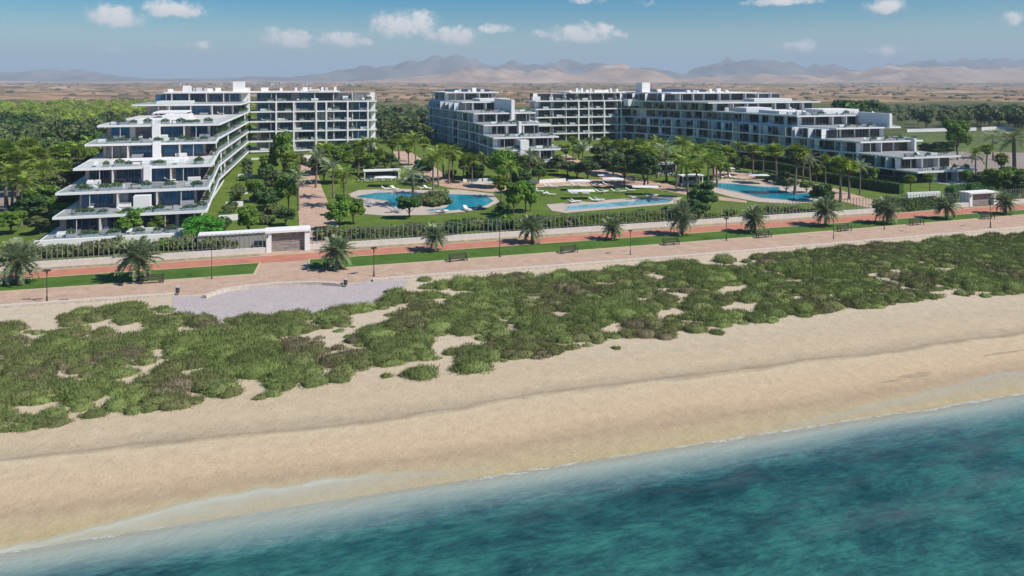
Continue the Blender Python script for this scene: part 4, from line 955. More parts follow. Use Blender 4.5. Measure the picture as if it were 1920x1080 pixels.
gatehouse(uGL+.01, uGR-.01, 'white gatehouse with brown stone gate at the foot of the wide path', 3.3, 3.2)
gatehouse(uRL-.5, uRR, 'white roofed gatehouse with pale stone gate at the far right', 2.9, 2.6)
rw_pts = [(u, v) for u, v in (G2(372, 470), G2(440, 466), G2(498, 462))]
rw = wallthing(rw_pts, 'long low building with flat white roof behind the fence left of the gatehouse', 0.5, 2.3, GREIGE); m = MB()
for (a, b) in zip(rw_pts, rw_pts[1:]): m.prism([(a[0], a[1]-.5), (b[0]-.003, b[1]-.5), (b[0]-.003, b[1]+1.6), (a[0], a[1]+1.6)], zg(122)+2.31, zg(122)+2.55)
link('roof', m.mesh('roof', WHITE), rw)
wallthing([(u, v) for u, v in (G2(1700, 374), G2(1762, 371))], 'white retaining wall with two small palms in front, near the far gatehouse', 0.5, 1.5)
wallthing([(u, v) for u, v in (G2(300, 447), G2(345, 447))], 'short white wall under the front terrace of the left building', 0.4, 1.6)

# hedge
def hedge(pts, label, w_=1.6, h_=1.9, leaf=LEAF_B, dens=26, size=.2):
    rs = random.Random(5); o = Vector((pts[0][0], pts[0][1], zg(pts[0][1]))); root = link('hedge', None, None, o); tag(root, label, 'hedge'); m = MB()
    for a, b in zip(pts, pts[1:]):
        a, b = Vector(a), Vector(b); d = (b-a).normalized(); q = Vector((-d.y, d.x)); L = (b-a).length; an = d
        poly = [a-q*w_*.42, b-q*w_*.42, b+q*w_*.42, a+q*w_*.42]
        m.prism([(p.x-o.x, p.y-o.y) for p in poly], -.2, h_*.93)
        for _ in range(int(dens*L*(2*h_+w_))):
            t = rs.random(); f = rs.random()*(2*h_+w_); c = a+(b-a)*t
            if f < h_: p = c-q*w_/2; z = f; n = Vector((-q.x, -q.y, .2))
            elif f < h_+w_: p = c+q*(f-h_-w_/2); z = h_; n = Vector((0, 0, 1))
            else: p = c+q*w_/2; z = f-h_-w_; n = Vector((q.x, q.y, .2))
            n = (n+Vector((rs.gauss(0, .5), rs.gauss(0, .5), rs.gauss(0, .5)))).normalized(); Q = n.to_track_quat('Z', 'Y'); s_ = size*rs.uniform(.6, 1.3); an = rs.random()*6.28
            x = Q@Vector((math.cos(an), math.sin(an), 0))*s_; y = Q@Vector((-math.sin(an), math.cos(an), 0))*s_*.6; P = Vector((p.x-o.x, p.y-o.y, z))+n*rs.uniform(0, .1)
            m.quad(tuple(P-x), tuple(P+y), tuple(P+x), tuple(P-y))
    link('foliage', m.mesh('foliage', leaf), root)
hedge(PX([(1380, 312), (1450, 322), (1520, 336)]), 'clipped green hedge behind the right pool', 1.6, 2.2)
hedge(PX([(1524, 336), (1600, 350), (1690, 364)]), 'clipped dark green hedge along the base of the right building', 1.6, 2.4)
hedge(PX([(600, 449), (700, 446), (800, 441)]), 'loose green hedge behind the fence right of the gatehouse', 2.0, 1.6, LEAF_C)
hedge(PX([(960, 431), (1100, 424), (1250, 416)]), 'long dark hedge between the lap pool lawn and the fence', 2.2, 2.0, LEAF_A)
hedge(PX([(1640, 398), (1700, 396), (1760, 390)]), 'row of clipped hedge behind the fence near the far gatehouse', 1.5, 2.4, LEAF_B)
hedge(PX([(1780, 372), (1830, 362), (1960, 352)]), 'dark hedge edging the car park at the right', 2.0, 2.4, LEAF_B)

# ================================================================== PALMS ON THE VERGE
DPALMS = [(33, 533, 436, 'leftmost date palm on the verge, beside the tall lamp post'), (257, 527, 433, 'bushy date palm on the verge in front of the left building, behind a bench'),
          (632, 505, 432, 'date palm at the start of the right verge, next to the path crossing'), (817, 471, 413, 'wide leaning date palm on the verge below the lagoon pool'),
          (998, 456, 393, 'upright date palm on the verge left of the lap pool'), (1148, 450, 401, 'low spreading date palm on the verge below the lap pool'),
          (1278, 441, 364, 'tallest date palm on the verge, at the right end of the lap pool'), (1415, 437, 378, 'compact date palm beside the black lamp post, below the right pool'),
          (1548, 424, 361, 'spreading date palm on the verge right of the right pool'), (1664, 420, 360, 'date palm on the verge below the white retaining wall'),
          (1775, 411, 358, 'date palm on the verge left of the far gatehouse'), (1886, 402, 350, 'rightmost date palm on the verge beyond the far gatehouse')]
dp = [date_palm(6.0, 60+i, '') for i in range(3)]
for i, (px, by, ty, lab) in enumerate(DPALMS):
    u, v, Y = G(px, by); h = (by-ty)*Y/F; r = dp[i] if i < 3 else copy_thing(dp[i % 3], (0, 0, 0))
    r.location = (u, v, zg(v)+.05); s_ = h/6.0; r.scale = (s_, s_, s_); r.rotation_euler = (0, 0, R.uniform(0, 6.28))
    if px == 1278: r.scale = (s_*.8, s_*.8, s_)
    tag(r, lab, 'palm tree', 'date palms along the promenade verge')
for i, (px, by, ty) in enumerate([(-170, 560, 455), (2010, 395, 340)]):
    u, v, Y = G(px, by); r = copy_thing(dp[i], (u, v, zg(v)), 0, (by-ty)*Y/F/6.3); tag(r, 'date palm beyond the edge of the view', 'palm tree', 'date palms along the promenade verge')

# lamp posts
def lamp(H=4.0):
    root = link('street_lamp', None)
    link('post', MB().tube([(0, 0, 0), (0, 0, .7), (0, 0, .72), (0, 0, H-.25)], [.10, .10, .06, .05], 8).mesh('post', METAL), root)
    link('base_plate', MB().box(-.18, .18, -.18, .18, 0, .05).mesh('base_plate', METAL), root)
    hd = MB(); hd.box(-.42, .42, -.16, .16, H-.25, H-.12); hd.box(-.30, .30, -.1, .1, H-.12, H-.04); hd.tube([(0, 0, H-.6), (0, 0, H-.24)], [.09, .12], 8)
    link('lamp_head', hd.mesh('lamp_head', METAL), root); return root
lamp0 = lamp(); LAMPS = [(88, 567, 505, 'dark street lamp standing by the dune edge at far left'), (397, 523, 458, 'thin street lamp behind the left bench, before the left fence'),
    (701, 518, 463, 'street lamp at the right end of the cobbled lookout'), (937, 482, 418, 'dark street lamp on the verge between two date palms, below the lagoon pool'),
    (1182, 478, 431, 'thin street lamp by the dune edge right of the low spreading palm'), (1362, 451, 408, 'black street lamp on the verge beside the compact date palm'),
    (1563, 448, 402, 'thin street lamp by the dune edge below the spreading palm'), (1658, 430, 385, 'street lamp on the verge behind the second last bench but one'),
    (1857, 427, 376, 'street lamp by the dune edge at far right')]
for i, (px, by, ty, lab) in enumerate(LAMPS):
    u, v, Y = G(px, by); r = lamp0 if i == 0 else copy_thing(lamp0, (0, 0, 0)); r.location = (u, v, zg(v)+.03); s_ = (by-ty)*Y/F/4.0; r.scale = (1, 1, s_)
    if px in (397, 1182, 1563, 1658): r.scale = (.7, .7, s_)
    tag(r, lab, 'street lamp', 'street lamps along the promenade')
# benches
def bench():
    root = link('park_bench', None)
    for i in range(4): link('seat_slat', MB().box(-.95, .95, -.25+i*.13, -.15+i*.13, .42, .46).mesh('seat_slat', WOOD), root)
    for i in range(2): link('back_slat', MB().box(-.95, .95, .30+i*.03, .34+i*.03, .58+i*.18, .70+i*.18).mesh('back_slat', WOOD), root)
    for sx_ in (-1, 1):
        x = sx_*1.0; m = MB(); m.box(x-.05, x+.05, -.28, .36, .36, .42); m.box(x-.05, x+.05, -.26, -.18, 0, .36); m.box(x-.05, x+.05, .26, .34, 0, .36); m.box(x-.05, x+.05, .28, .38, .42, .95); m.box(x-.05, x+.05, -.28, -.22, .42, .66); m.box(x-.05, x+.05, -.28, .30, .66, .70)
        link('side_frame', m.mesh('side_frame', METAL), root)
    return root
b0 = bench(); BEN = [(286, 531, 'dark bench in front of the bushy date palm'), (624, 506, 'dark bench in front of the palm by the path crossing'), (857, 487, 'dark bench right of the wide leaning palm'),
    (1064, 472, 'dark bench between the upright and low spreading palms'), (1253, 457, 'dark bench left of the tallest date palm'), (1427, 444, 'dark bench in front of the compact palm'),
    (1582, 433, 'dark bench right of the spreading palm'), (1727, 424, 'dark bench midway between the last two bench lamps'), (1864, 413, 'rightmost dark bench beside the far lamp')]
for i, (px, by, lab) in enumerate(BEN):
    u, v, Y = G(px, by); r = b0 if i == 0 else copy_thing(b0, (0, 0, 0)); v = L_g0(u)-.75; r.location = (u, v, zg(v)+.03); r.rotation_euler = (0, 0, R.uniform(-.1, .1)+.05); r.scale = (1.25, 1.25, 1.15)
    tag(r, lab, 'bench', 'benches along the promenade')

def bin_(px, by, lab):
    u, v, Y = G(px, by); root = link('litter_bin', None, None, (u, v, zg(v)+.02)); tag(root, lab, 'litter bin')
    link('body', MB().tube([(0, 0, .25), (0, 0, .95)], .24, 10).mesh('body', METAL), root); link('post', MB().box(-.05, .05, -.05, .05, 0, .25).mesh('post', METAL), root); link('rim', MB().tube([(0, 0, .95), (0, 0, 1.0)], .27, 10).mesh('rim', ALU), root)
bin_(333, 553, 'small dark bin at the end of the left edging wall'); bin_(648, 538, 'small dark bin at the right end of the curved wall')
for px, py in ((70, 561), (120, 562), (665, 512), (1140, 475), (1690, 433)):
    u, v = G2(px, py); o = link('drain_cover', MB().box(-.5, .5, -.2, .2, 0, .012).mesh('drain_cover', METAL), None, (u, v, zg(v)+.021)); tag(o, 'small dark drain cover set in the promenade paving', 'drain cover', 'drain covers')
# ================================================================== GARDEN TREES
T = [
 (P_BR, 248, 447, 391, 'pair leader, larger light green tree in front of the left building', 1.0), (P_BR, 297, 444, 398, 'smaller light green tree right of its twin in front of the left building', .9),
 (P_VI, 381, 452, 405, 'vivid green rounded tree behind the fence left of the gatehouse', 1.35), (P_BR, 467, 446, 384, 'small round street tree before the left gatehouse', .85),
 (P_DK, 535, 424, 388, 'round dark bush like tree at the front left of the wide path', 1.25), (P_DK, 494, 408, 346, 'dark green tree on the left lawn behind the small round tree', .75),
 (P_BR, 541, 392, 325, 'light green tree leaning over the left edge of the wide path', .8), (P_OL, 520, 372, 318, 'olive green tree halfway up the left lawn', .85),
 (P_BR, 549, 360, 305, 'slim green tree beside the wide path, left side', .6), (P_DK, 497, 350, 310, 'dark bushy tree further up the left lawn', 1.0),
 (P_BR, 532, 338, 245, 'tall light green tree in front of the back left block', .62), (P_OL, 545, 335, 292, 'olive tree behind the slim green tree by the path', .8),
 (P_BR, 637, 432, 375, 'small round tree just right of the gatehouse', .9), (P_BR, 662, 421, 370, 'round tree behind the small one right of the gatehouse', .8),
 (P_DK, 606, 345, 292, 'dark tree at the right edge of the wide path', .85), (P_BR, 625, 325, 272, 'light tree in the cluster before the back left block', .9), (P_BR, 648, 318, 268, 'second light tree of the cluster before the back left block', .9),
 (P_OL, 664, 325, 280, 'olive tree of the cluster right of the wide path', .9), (P_BR, 640, 345, 300, 'lower front tree of the cluster right of the wide path', 1.0), (P_OL, 700, 312, 272, 'olive tree at the right corner of the back left block', .9),
 (P_DK, 722, 318, 285, 'low spreading tree by the bend of the garden path', 1.3), (P_DK, 768, 410, 362, 'dense dark tree in front of the lagoon pool island', 1.0),
 (P_BR, 942, 352, 282, 'left tree of the leafy group at the corner of the middle building', .8), (P_DK, 976, 362, 315, 'dark tree in front of the middle building corner', .9), (P_BR, 962, 405, 340, 'light tree between the lagoon and lap pools', .75),
 (P_BR, 994, 396, 355, 'small tree left of the lap pool end', .8), (P_DK, 944, 408, 378, 'dark small tree right of the lagoon pool', 1.0), (P_OL, 1006, 330, 290, 'olive tree at the middle building terraces', .9),
 (P_DK, 1082, 335, 303, 'low dark tree at the right foot of the middle building', 1.3), (P_DK, 1102, 338, 298, 'dark tree beside the diagonal path', 1.1), (P_OL, 1064, 330, 300, 'low olive tree touching the middle building', 1.2),
 (P_DK, 1170, 345, 283, 'dark tree with bare stem behind the sunbathing lawn', 1.0), (P_DK, 1208, 352, 285, 'second dark tree with bare stem behind the sunbathing lawn', .95), (P_OL, 1150, 328, 278, 'olive tree left of the palms behind the sunbathing lawn', 1.0),
 (P_OL, 1190, 320, 278, 'olive tree behind the two dark stemmed trees', 1.0), (P_DK, 1260, 315, 280, 'dark tree among palms before the right building', 1.0), (P_DK, 1322, 408, 338, 'tall dark tree between the lap pool and the right pool', .8),
 (P_BR, 1305, 405, 365, 'light tree beside the tall dark tree between pools', .9), (P_DK, 1545, 398, 340, 'dark tree at the right end of the right pool', .85), (P_BR, 1635, 352, 312, 'small yellow green tree against the right building', .8),
 (P_OL, 1474, 362, 330, 'broad bush tree on the island of the right pool', 1.2), (P_OL, 1512, 362, 338, 'lower bush tree on the island of the right pool', 1.3), (P_DK, 1468, 345, 318, 'dark tree behind the right pool by the hedge', 1.1),
 (P_BR, 1870, 372, 315, 'light tree beyond the far gatehouse', .9), (P_OL, 1840, 358, 322, 'olive tree behind the far gatehouse roof', 1.1), (P_DK, 1905, 375, 325, 'dark tree at the right edge behind the fence', 1.1), (P_BR, 1890, 352, 312, 'light tree near the car park edge', 1.0),
 (P_DK, 1770, 300, 262, 'dark bushy tree at the near edge of the green field', 1.2), (P_BR, 1795, 300, 222, 'tall feathery tree standing in the green field', .7), (P_OL, 1738, 296, 268, 'olive tree at the corner of the green field', 1.1),
 (P_DK, 55, 420, 360, 'dark tree beside the left road', 1.2), (P_BR, 92, 405, 345, 'light tree next to the left building ground terrace', 1.0), (P_BR, 20, 440, 395, 'light tree behind the left fence', 1.3), (P_OL, 75, 440, 402, 'olive tree by the left fence', 1.2),
 (P_BR, 110, 430, 380, 'light bushy tree at the left building corner', .9), (P_DK, 140, 365, 300, 'dark tree left of the third terrace', .9), (P_OL, 95, 372, 320, 'olive tree at the far side of the left road', 1.1), (P_BR, 60, 395, 352, 'light tree in front of the left road', 1.1),

 (P_BR, 478, 380, 335, 'light tree near the middle of the left lawn', .8), (P_DK, 514, 395, 352, 'dark tree touching the left side of the wide path', .9), (P_BR, 505, 338, 290, 'light tree high on the left lawn', .9), (P_OL, 560, 322, 285, 'small olive tree at the head of the wide path', .8),
 (P_BR, 610, 312, 268, 'light tree at the right of the path head', .9), (P_OL, 592, 330, 290, 'olive tree at the right edge of the path head', .8), (P_BR, 690, 330, 285, 'light tree above the pool bar', .9), (P_DK, 655, 300, 262, 'dark tree close to the back left block', 1.0), (P_BR, 672, 300, 262, 'light tree close to the back left block', .9),
 (P_BR, 640, 405, 362, 'light tree left of the lagoon pool deck', .8), (P_DK, 792, 340, 295, 'dark tree between pool bar and middle building', .9), (P_OL, 876, 335, 292, 'olive tree under the shaded side of the middle building', 1.0), (P_DK, 895, 340, 305, 'dark tree under the shaded side of the middle building', 1.0),
 (P_DK, 935, 338, 292, 'dark tree hiding the left corner of the middle building front', .9), (P_BR, 975, 342, 290, 'light tree hiding the middle of the middle building front', .9), (P_BR, 985, 400, 338, 'light tree between two pools, right of its neighbour', .7), (P_DK, 1010, 345, 310, 'dark tree at the base wall of the middle building', .9),
 (P_OL, 1045, 322, 290, 'olive tree at the right end of the middle building terraces', .9), (P_BR, 1085, 300, 262, 'light tree on the lawn before the back middle block', .9), (P_OL, 1120, 302, 268, 'olive tree on the lawn before the back middle block', 1.0), (P_DK, 1150, 305, 265, 'dark tree before the right half of the back middle block', 1.0),
 (P_BR, 1165, 312, 268, 'light tree before the stair tower', .9), (P_BR, 1220, 325, 275, 'light tree at the left end of the right building', .9), (P_OL, 1240, 318, 280, 'olive tree at the left end of the right building', 1.0), (P_DK, 1300, 330, 288, 'dark tree under the right building facade', 1.0), (P_BR, 1350, 338, 290, 'light tree left of the hedge by the right pool', .8),
 (P_DK, 1378, 322, 290, 'dark tree at the start of the hedge', .9), (P_OL, 1395, 318, 290, 'olive tree behind the hedge', .9), (P_BR, 1530, 345, 305, 'light tree against the right building near the two fan palms', .8), (P_DK, 1310, 420, 372, 'dark bushy tree between lap pool and fence', 1.0), (P_DK, 1255, 415, 385, 'low dark tree at the right end of the lap pool', 1.3),
 (P_BR, 1815, 352, 318, 'light tree before the car park', .9), (P_OL, 1925, 360, 318, 'olive tree cut by the right edge', 1.0), (P_DK, 40, 300, 250, 'dark tree left of the grove', 1.0), (P_BR, 160, 318, 262, 'light tree touching the fourth terrace of the left building', .8), (P_DK, 122, 400, 355, 'dark tree just left of the second terrace', .8),
]
for P, px, by, ty, lab, wd in T:
    if lab: plant(P, px, by, ty, lab, 'tree', None, wd)
PL = [(P_QP, 645, 388, 318, 'feather palm at the left end of the lagoon pool deck', 1.1), (P_QP, 775, 388, 318, 'drooping feather palm behind the dark tree by the lagoon pool', 1.15), (P_FP, 767, 332, 262, 'tall slim palm by the bend of the garden path', .7),
 (P_QP, 812, 366, 290, 'feather palm behind the lagoon pool', .95), (P_FP, 832, 335, 270, 'fan palm in front of the middle building shaded side', .9), (P_FP, 850, 340, 282, 'second fan palm in front of the middle building shaded side', .9),
 (P_QP, 868, 338, 288, 'feather palm near the middle building corner', .9), (P_QP, 822, 350, 282, 'feather palm just behind the garden path', .9), (P_QP, 682, 320, 265, 'feather palm before the back left block', .9), (P_FP, 712, 330, 282, 'fan palm left of the tall slim palm', .9),
 (P_QP, 950, 335, 282, 'feather palm in front of the middle building terraces', .9), (P_FP, 1075, 296, 256, 'fan palm left of the back middle block lawn', .9), (P_FP, 1133, 298, 258, 'fan palm in front of the back middle block', .9), (P_FP, 1105, 288, 258, 'small fan palm in front of the back middle block', .8),
 (P_FP, 1200, 325, 262, 'fan palm behind the two dark trees', .9), (P_QP, 1180, 318, 264, 'feather palm left of the right building', 1.0), (P_QP, 1232, 335, 262, 'feather palm at the left end of the right building', 1.0), (P_FP, 1222, 318, 268, 'fan palm beside the feather palm at the right building', .9),
 (P_QP, 1277, 330, 260, 'slim feather palm before the right building', .85), (P_FP, 1338, 335, 268, 'fan palm behind the right pool, leftmost', .85), (P_QP, 1290, 378, 298, 'broad feather palm in front of the right building', 1.1), (P_FP, 1305, 372, 300, 'fan palm next to the broad feather palm', .9), (P_QP, 1328, 360, 290, 'feather palm at the left tip of the right pool', 1.0),
 (P_FP, 1365, 335, 275, 'fan palm behind the left end of the right pool', .85), (P_FP, 1412, 330, 270, 'fan palm behind the right pool, second from left', .85), (P_FP, 1431, 325, 275, 'fan palm with pale trunk behind the right pool', .8), (P_FP, 1457, 345, 270, 'tall slim fan palm behind the right pool', .8),
 (P_FP, 1490, 366, 272, 'tallest fan palm on the island of the right pool', .9), (P_FP, 1505, 345, 274, 'fan palm behind the island of the right pool', .85), (P_FP, 1576, 380, 293, 'taller of two fan palms right of the right pool', .95), (P_FP, 1592, 374, 300, 'shorter of two fan palms right of the right pool', .9),
 (P_FP, 1708, 372, 328, 'small fan palm before the white retaining wall, left one', .9), (P_FP, 1744, 370, 325, 'small fan palm before the white retaining wall, right one', .9), (P_FP, 1849, 326, 270, 'fan palm at the car park edge', .9), (P_QP, 1902, 345, 248, 'large feather palm at the right edge of the view', 1.1),
 (P_FP, 1918, 372, 318, 'fan palm behind the fence at the right edge', .9),
 (P_FP, 32, 402, 285, 'tall fan palm at the left edge beside the road', .9), (P_FP, 12, 388, 268, 'fan palm at the extreme left edge', .9), (P_FP, 62, 372, 280, 'fan palm by the left road, behind the tall one', .9), (P_QP, 88, 358, 282, 'feather palm by the left road', .9), (P_FP, 45, 352, 262, 'fan palm further up the left road', .85),
 (P_FP, 110, 352, 272, 'fan palm nearest the left building', .8), (P_QP, 150, 340, 272, 'feather palm behind the third terrace of the left building', .9), (P_FP, 6, 345, 262, 'fan palm far up the left road', .9), (P_FP, 130, 335, 268, 'fan palm at the end of the left road', .85), (P_QP, 20, 420, 312, 'feather palm behind the leftmost date palm', 1.0)]
PL += [(P_QP, 560, 395, 322, 'feather palm on the left border of the wide path', .8), (P_FP, 548, 350, 285, 'slim fan palm at the upper left border of the path', .8), (P_QP, 592, 352, 285, 'feather palm at the upper right border of the path', .9), (P_QP, 625, 372, 305, 'feather palm between the path and the lagoon pool', 1.0),
 (P_QP, 608, 330, 272, 'feather palm right of the path head', .9), (P_FP, 650, 345, 285, 'fan palm left of the pool bar', .9), (P_FP, 672, 335, 278, 'fan palm behind the pool bar', .9), (P_QP, 696, 318, 262, 'feather palm close to the right corner of the back left block', 1.0), (P_FP, 735, 312, 262, 'fan palm at the bend of the garden path, left one', .9),
 (P_FP, 748, 300, 250, 'fan palm in the central gap', .9), (P_QP, 780, 305, 252, 'feather palm in the central gap', 1.0), (P_FP, 795, 312, 258, 'fan palm at the left end of the middle building', .9), (P_QP, 842, 345, 275, 'tall feather palm in front of the shaded side', .9), (P_FP, 885, 345, 290, 'fan palm near the planter wall', .9), (P_QP, 905, 340, 290, 'feather palm behind the planter wall', .9),
 (P_FP, 940, 395, 330, 'fan palm right of the lagoon pool', .8), (P_QP, 958, 372, 305, 'feather palm in the leafy group between the pools', .9), (P_QP, 990, 345, 285, 'feather palm at the middle building base', .9), (P_FP, 1062, 318, 272, 'fan palm at the right foot of the middle building', .9), (P_QP, 1092, 318, 270, 'feather palm beside the diagonal path', .9),
 (P_FP, 1160, 318, 265, 'fan palm at the stair tower', .9), (P_QP, 1215, 345, 275, 'feather palm behind the right end of the lawn', 1.0), (P_QP, 1250, 340, 272, 'feather palm left of the kiosk', 1.0), (P_FP, 1268, 352, 285, 'fan palm right of the kiosk', .9), (P_QP, 1310, 345, 272, 'feather palm before the right building middle', 1.0), (P_FP, 1345, 352, 285, 'fan palm near the left tip of the right pool', .9),
 (P_QP, 1385, 318, 268, 'feather palm above the right pool', .9), (P_QP, 1520, 350, 290, 'feather palm right of the pool island', .9), (P_FP, 1548, 345, 290, 'fan palm in front of the hedge', .8), (P_QP, 1612, 365, 305, 'feather palm right of the two fan palms', .8), (P_QP, 1830, 345, 282, 'feather palm at the left edge of the car park', .9), (P_FP, 1875, 352, 288, 'fan palm in the middle of the car park edge', .9),
 (P_QP, 1862, 300, 250, 'feather palm on the near side of the green field', .9), (P_QP, 78, 392, 305, 'feather palm in front of the left road', 1.0), (P_FP, 118, 385, 300, 'fan palm beside the second terrace', .8), (P_QP, 40, 425, 330, 'feather palm right of its neighbour behind the leftmost date palm', 1.0), (P_QP, 165, 330, 262, 'feather palm touching the fourth terrace', .9)]
for P, px, by, ty, lab, wd in PL: plant(P, px, by, ty, lab, 'palm tree', None, wd)

# shrubs behind the fence and on the pool islands
BM = [bush('shrub', LEAF_C, 1.3, 1.5, 700, 3), bush('shrub', LEAF_A, 1.2, 1.3, 700, 5), bush('shrub', LEAF_B, 1.3, 1.6, 700, 7)]
def shrub(px, by, s_, k, lab, group=None):
    u, v, Y = G(px, by); o = link('shrub', BM[k], None, (u, v, zg(v)), R.uniform(0, 6), (s_, s_, s_*R.uniform(.85, 1.1))); tag(o, lab, 'shrub', group)
for i in range(14): shrub(12+i*33+R.uniform(-6, 6), 487-i*1.6+R.uniform(-5, 1), R.uniform(1.1, 1.8), R.choice((0, 0, 1)), 'bushy shrub in the row behind the left fence', 'shrubs behind the left fence')
for i in range(26): shrub(605+i*35+R.uniform(-8, 8), 450-i*1.75+R.uniform(-7, 0), R.uniform(1.1, 1.9), R.choice((0, 1, 2)), 'bushy shrub in the row behind the long garden fence', 'shrubs behind the long fence')
for i, (px, by, s_) in enumerate([(800, 385, 1.5), (818, 387, 1.6), (832, 384, 1.5), (808, 376, 1.6), (826, 374, 1.5), (790, 380, 1.4)]): shrub(px, by, s_, 0, 'reddish green shrub planted on the island of the lagoon pool', 'shrubs on the lagoon pool island')
for i, (px, by) in enumerate([(878, 338), (895, 335), (845, 330), (1130, 314), (1100, 308), (1120, 300), (700, 322), (740, 318), (690, 318), (1445, 340), (1425, 335), (500, 420), (515, 400), (1260, 300), (1290, 303), (1330, 305)]): shrub(px, by, R.uniform(1.1, 1.6), R.choice((0, 1, 2)), 'low green shrub in a garden bed between the buildings', 'shrubs in the garden beds')

for i in range(14):
    v = 138+i*7.0+R.uniform(-1.5, 1.5); o = link('shrub', BM[R.randrange(3)], None, (-12.0+R.uniform(-.3, 1.3), v, zg(v)), R.uniform(0, 6), (R.uniform(.8, 1.3),)*3); tag(o, 'leafy shrub in the border along the foot of the left building side', 'shrub', 'shrubs along the left building side')
for v, lab in ((150, 'nearest low white garden wall jutting from the left building side'), (166, 'second low white garden wall jutting from the left building side'), (184, 'third low white garden wall jutting from the left building side'), (204, 'farthest low white garden wall jutting from the left building side')):
    wallthing([(-13.0, v), (-9.6, v+.2)], lab, .3, 1.1)
# ================================================================== LOUNGERS, PARASOLS, TERRACE FURNITURE
def lounger(mat=FABRIC):
    root = link('sun_lounger', None); m = MB(); m.box(-.34, .34, -1.0, .3, .30, .40)
    link('mattress', m.mesh('mattress', mat), root)
    b = MB(); b.quad((-.34, .28, .40), (.34, .28, .40), (.34, .95, .85), (-.34, .95, .85)); b.quad((-.34, .28, .30), (-.34, .99, .78), (.34, .99, .78), (.34, .28, .30)); b.quad((-.34, .95, .85), (.34, .95, .85), (.34, .99, .78), (-.34, .99, .78))
    b.quad((-.34, .28, .30), (-.34, .28, .40), (-.34, .95, .85), (-.34, .99, .78)); b.quad((.34, .28, .40), (.34, .28, .30), (.34, .99, .78), (.34, .95, .85)); link('backrest', b.mesh('backrest', mat), root)
    for x in (-.3, .3):
        for y in (-.9, .35): link('leg', MB().box(x-.03, x+.03, y-.03, y+.03, 0, .3).mesh('leg', ALU), root)
    return root
LO = [(1028, 353, 'left lounger of the front left pair on the lawn'), (1037, 353, 'right lounger of the front left pair on the lawn'), (1063, 351, 'single lounger beside the back parasol on the lawn'), (1080, 351, 'lounger under the left side of the back parasol'), (1092, 352, 'lounger under the right side of the back parasol'),
      (1112, 350, 'back lounger right of the back parasol'), (1122, 350, 'second back lounger right of the back parasol'), (1138, 349, 'back lounger near the top right of the lawn'), (1074, 366, 'lounger under the left side of the front parasol'), (1096, 366, 'lounger under the right side of the front parasol'),
      (1125, 363, 'left lounger of the middle pair on the lawn'), (1134, 362, 'right lounger of the middle pair on the lawn'), (1154, 362, 'left lounger of the right pair on the lawn'), (1166, 362, 'right lounger of the right pair on the lawn'), (1182, 360, 'rightmost single lounger on the lawn'),
      (1000, 358, 'first lounger of the diagonal row by the trees'), (1010, 362, 'second lounger of the diagonal row by the trees'), (1020, 366, 'third lounger of the diagonal row by the trees'), (1033, 368, 'last lounger of the diagonal row by the trees'),
      (1072, 382, 'left lounger at the edge of the lap pool'), (1080, 381, 'second lounger at the edge of the lap pool'), (1114, 379, 'third lounger at the edge of the lap pool'), (1124, 378, 'fourth lounger at the edge of the lap pool'), (1186, 374, 'fifth lounger at the edge of the lap pool'), (1214, 371, 'sixth lounger at the edge of the lap pool'), (1226, 370, 'last lounger at the edge of the lap pool'),
      (1353, 335, 'leftmost lounger behind the right pool'), (1362, 335, 'second lounger behind the right pool'), (1372, 335, 'third lounger behind the right pool'), (1390, 338, 'fourth lounger behind the right pool'), (1446, 345, 'lounger left of the island palms'), (1458, 347, 'lounger beside the island palms'),
      (684, 380, 'dark lounger left of the lagoon pool'), (694, 388, 'second dark lounger left of the lagoon pool'), (738, 399, 'dark lounger in front of the lagoon pool'), (746, 399, 'second dark lounger in front of the lagoon pool'), (822, 400, 'lounger below the lagoon pool island'), (833, 400, 'second lounger below the lagoon pool island'), (876, 396, 'lounger at the lower right of the lagoon pool'), (900, 392, 'lounger at the right tip of the lagoon pool'),
      (790, 356, 'lounger behind the lagoon pool by the feather palm'), (802, 356, 'second lounger behind the lagoon pool by the feather palm'), (740, 357, 'lounger on the upper lagoon deck'), (724, 357, 'second lounger on the upper lagoon deck')]
l0 = lounger(); l1 = lounger(GFAB); used = set()
for i, (px, by, lab) in enumerate(LO):
    dk = 'dark' in lab; src = l1 if dk else l0; u, v, Y = G(px, by)
    r = src if dk not in used else copy_thing(src, (0, 0, 0)); used.add(dk)
    r.location = (u, v, zg(v)+.11); r.rotation_euler = (0, 0, R.choice((1.1, 1.3, 2.0)) if i < 26 else R.uniform(0, 3)); r.scale = (1.15, 1.15, 1.15); tag(r, ('grey ' if dk else 'white ')+lab, 'sun lounger', 'sun loungers')
def parasol(w_=2.6, d_=1.6):
    root = link('parasol', None); link('pole', MB().tube([(0, 0, 0), (0, 0, 2.35)], .04, 6).mesh('pole', ALU), root)
    m = MB(); P = [(-w_, -d_), (w_, -d_), (w_, d_), (-w_, d_)]
    for k in range(4): a, b = P[k], P[(k+1) % 4]; m.tri((a[0], a[1], 2.3), (b[0], b[1], 2.3), (0, 0, 2.62)); m.quad((a[0], a[1], 2.2), (b[0], b[1], 2.2), (b[0], b[1], 2.3), (a[0], a[1], 2.3))
    link('canopy', m.mesh('canopy', FABRIC), root); return root
ps0 = parasol(); PS = [(1086, 357, 'white square parasol over two loungers at the back of the lawn'), (1090, 373, 'large white square parasol over two loungers at the front of the lawn'), (1210, 365, 'wide flat white parasol at the right of the sunbathing lawn'), (1150, 353, 'thin white parasol behind the top right loungers'),
    (1421, 345, 'white parasol behind the right pool'), (1358, 331, 'white parasol behind the leftmost pool loungers'), (1140, 345, 'pink white parasol by the dark stemmed trees'), (722, 350, 'white canopy parasol over the bar terrace')]
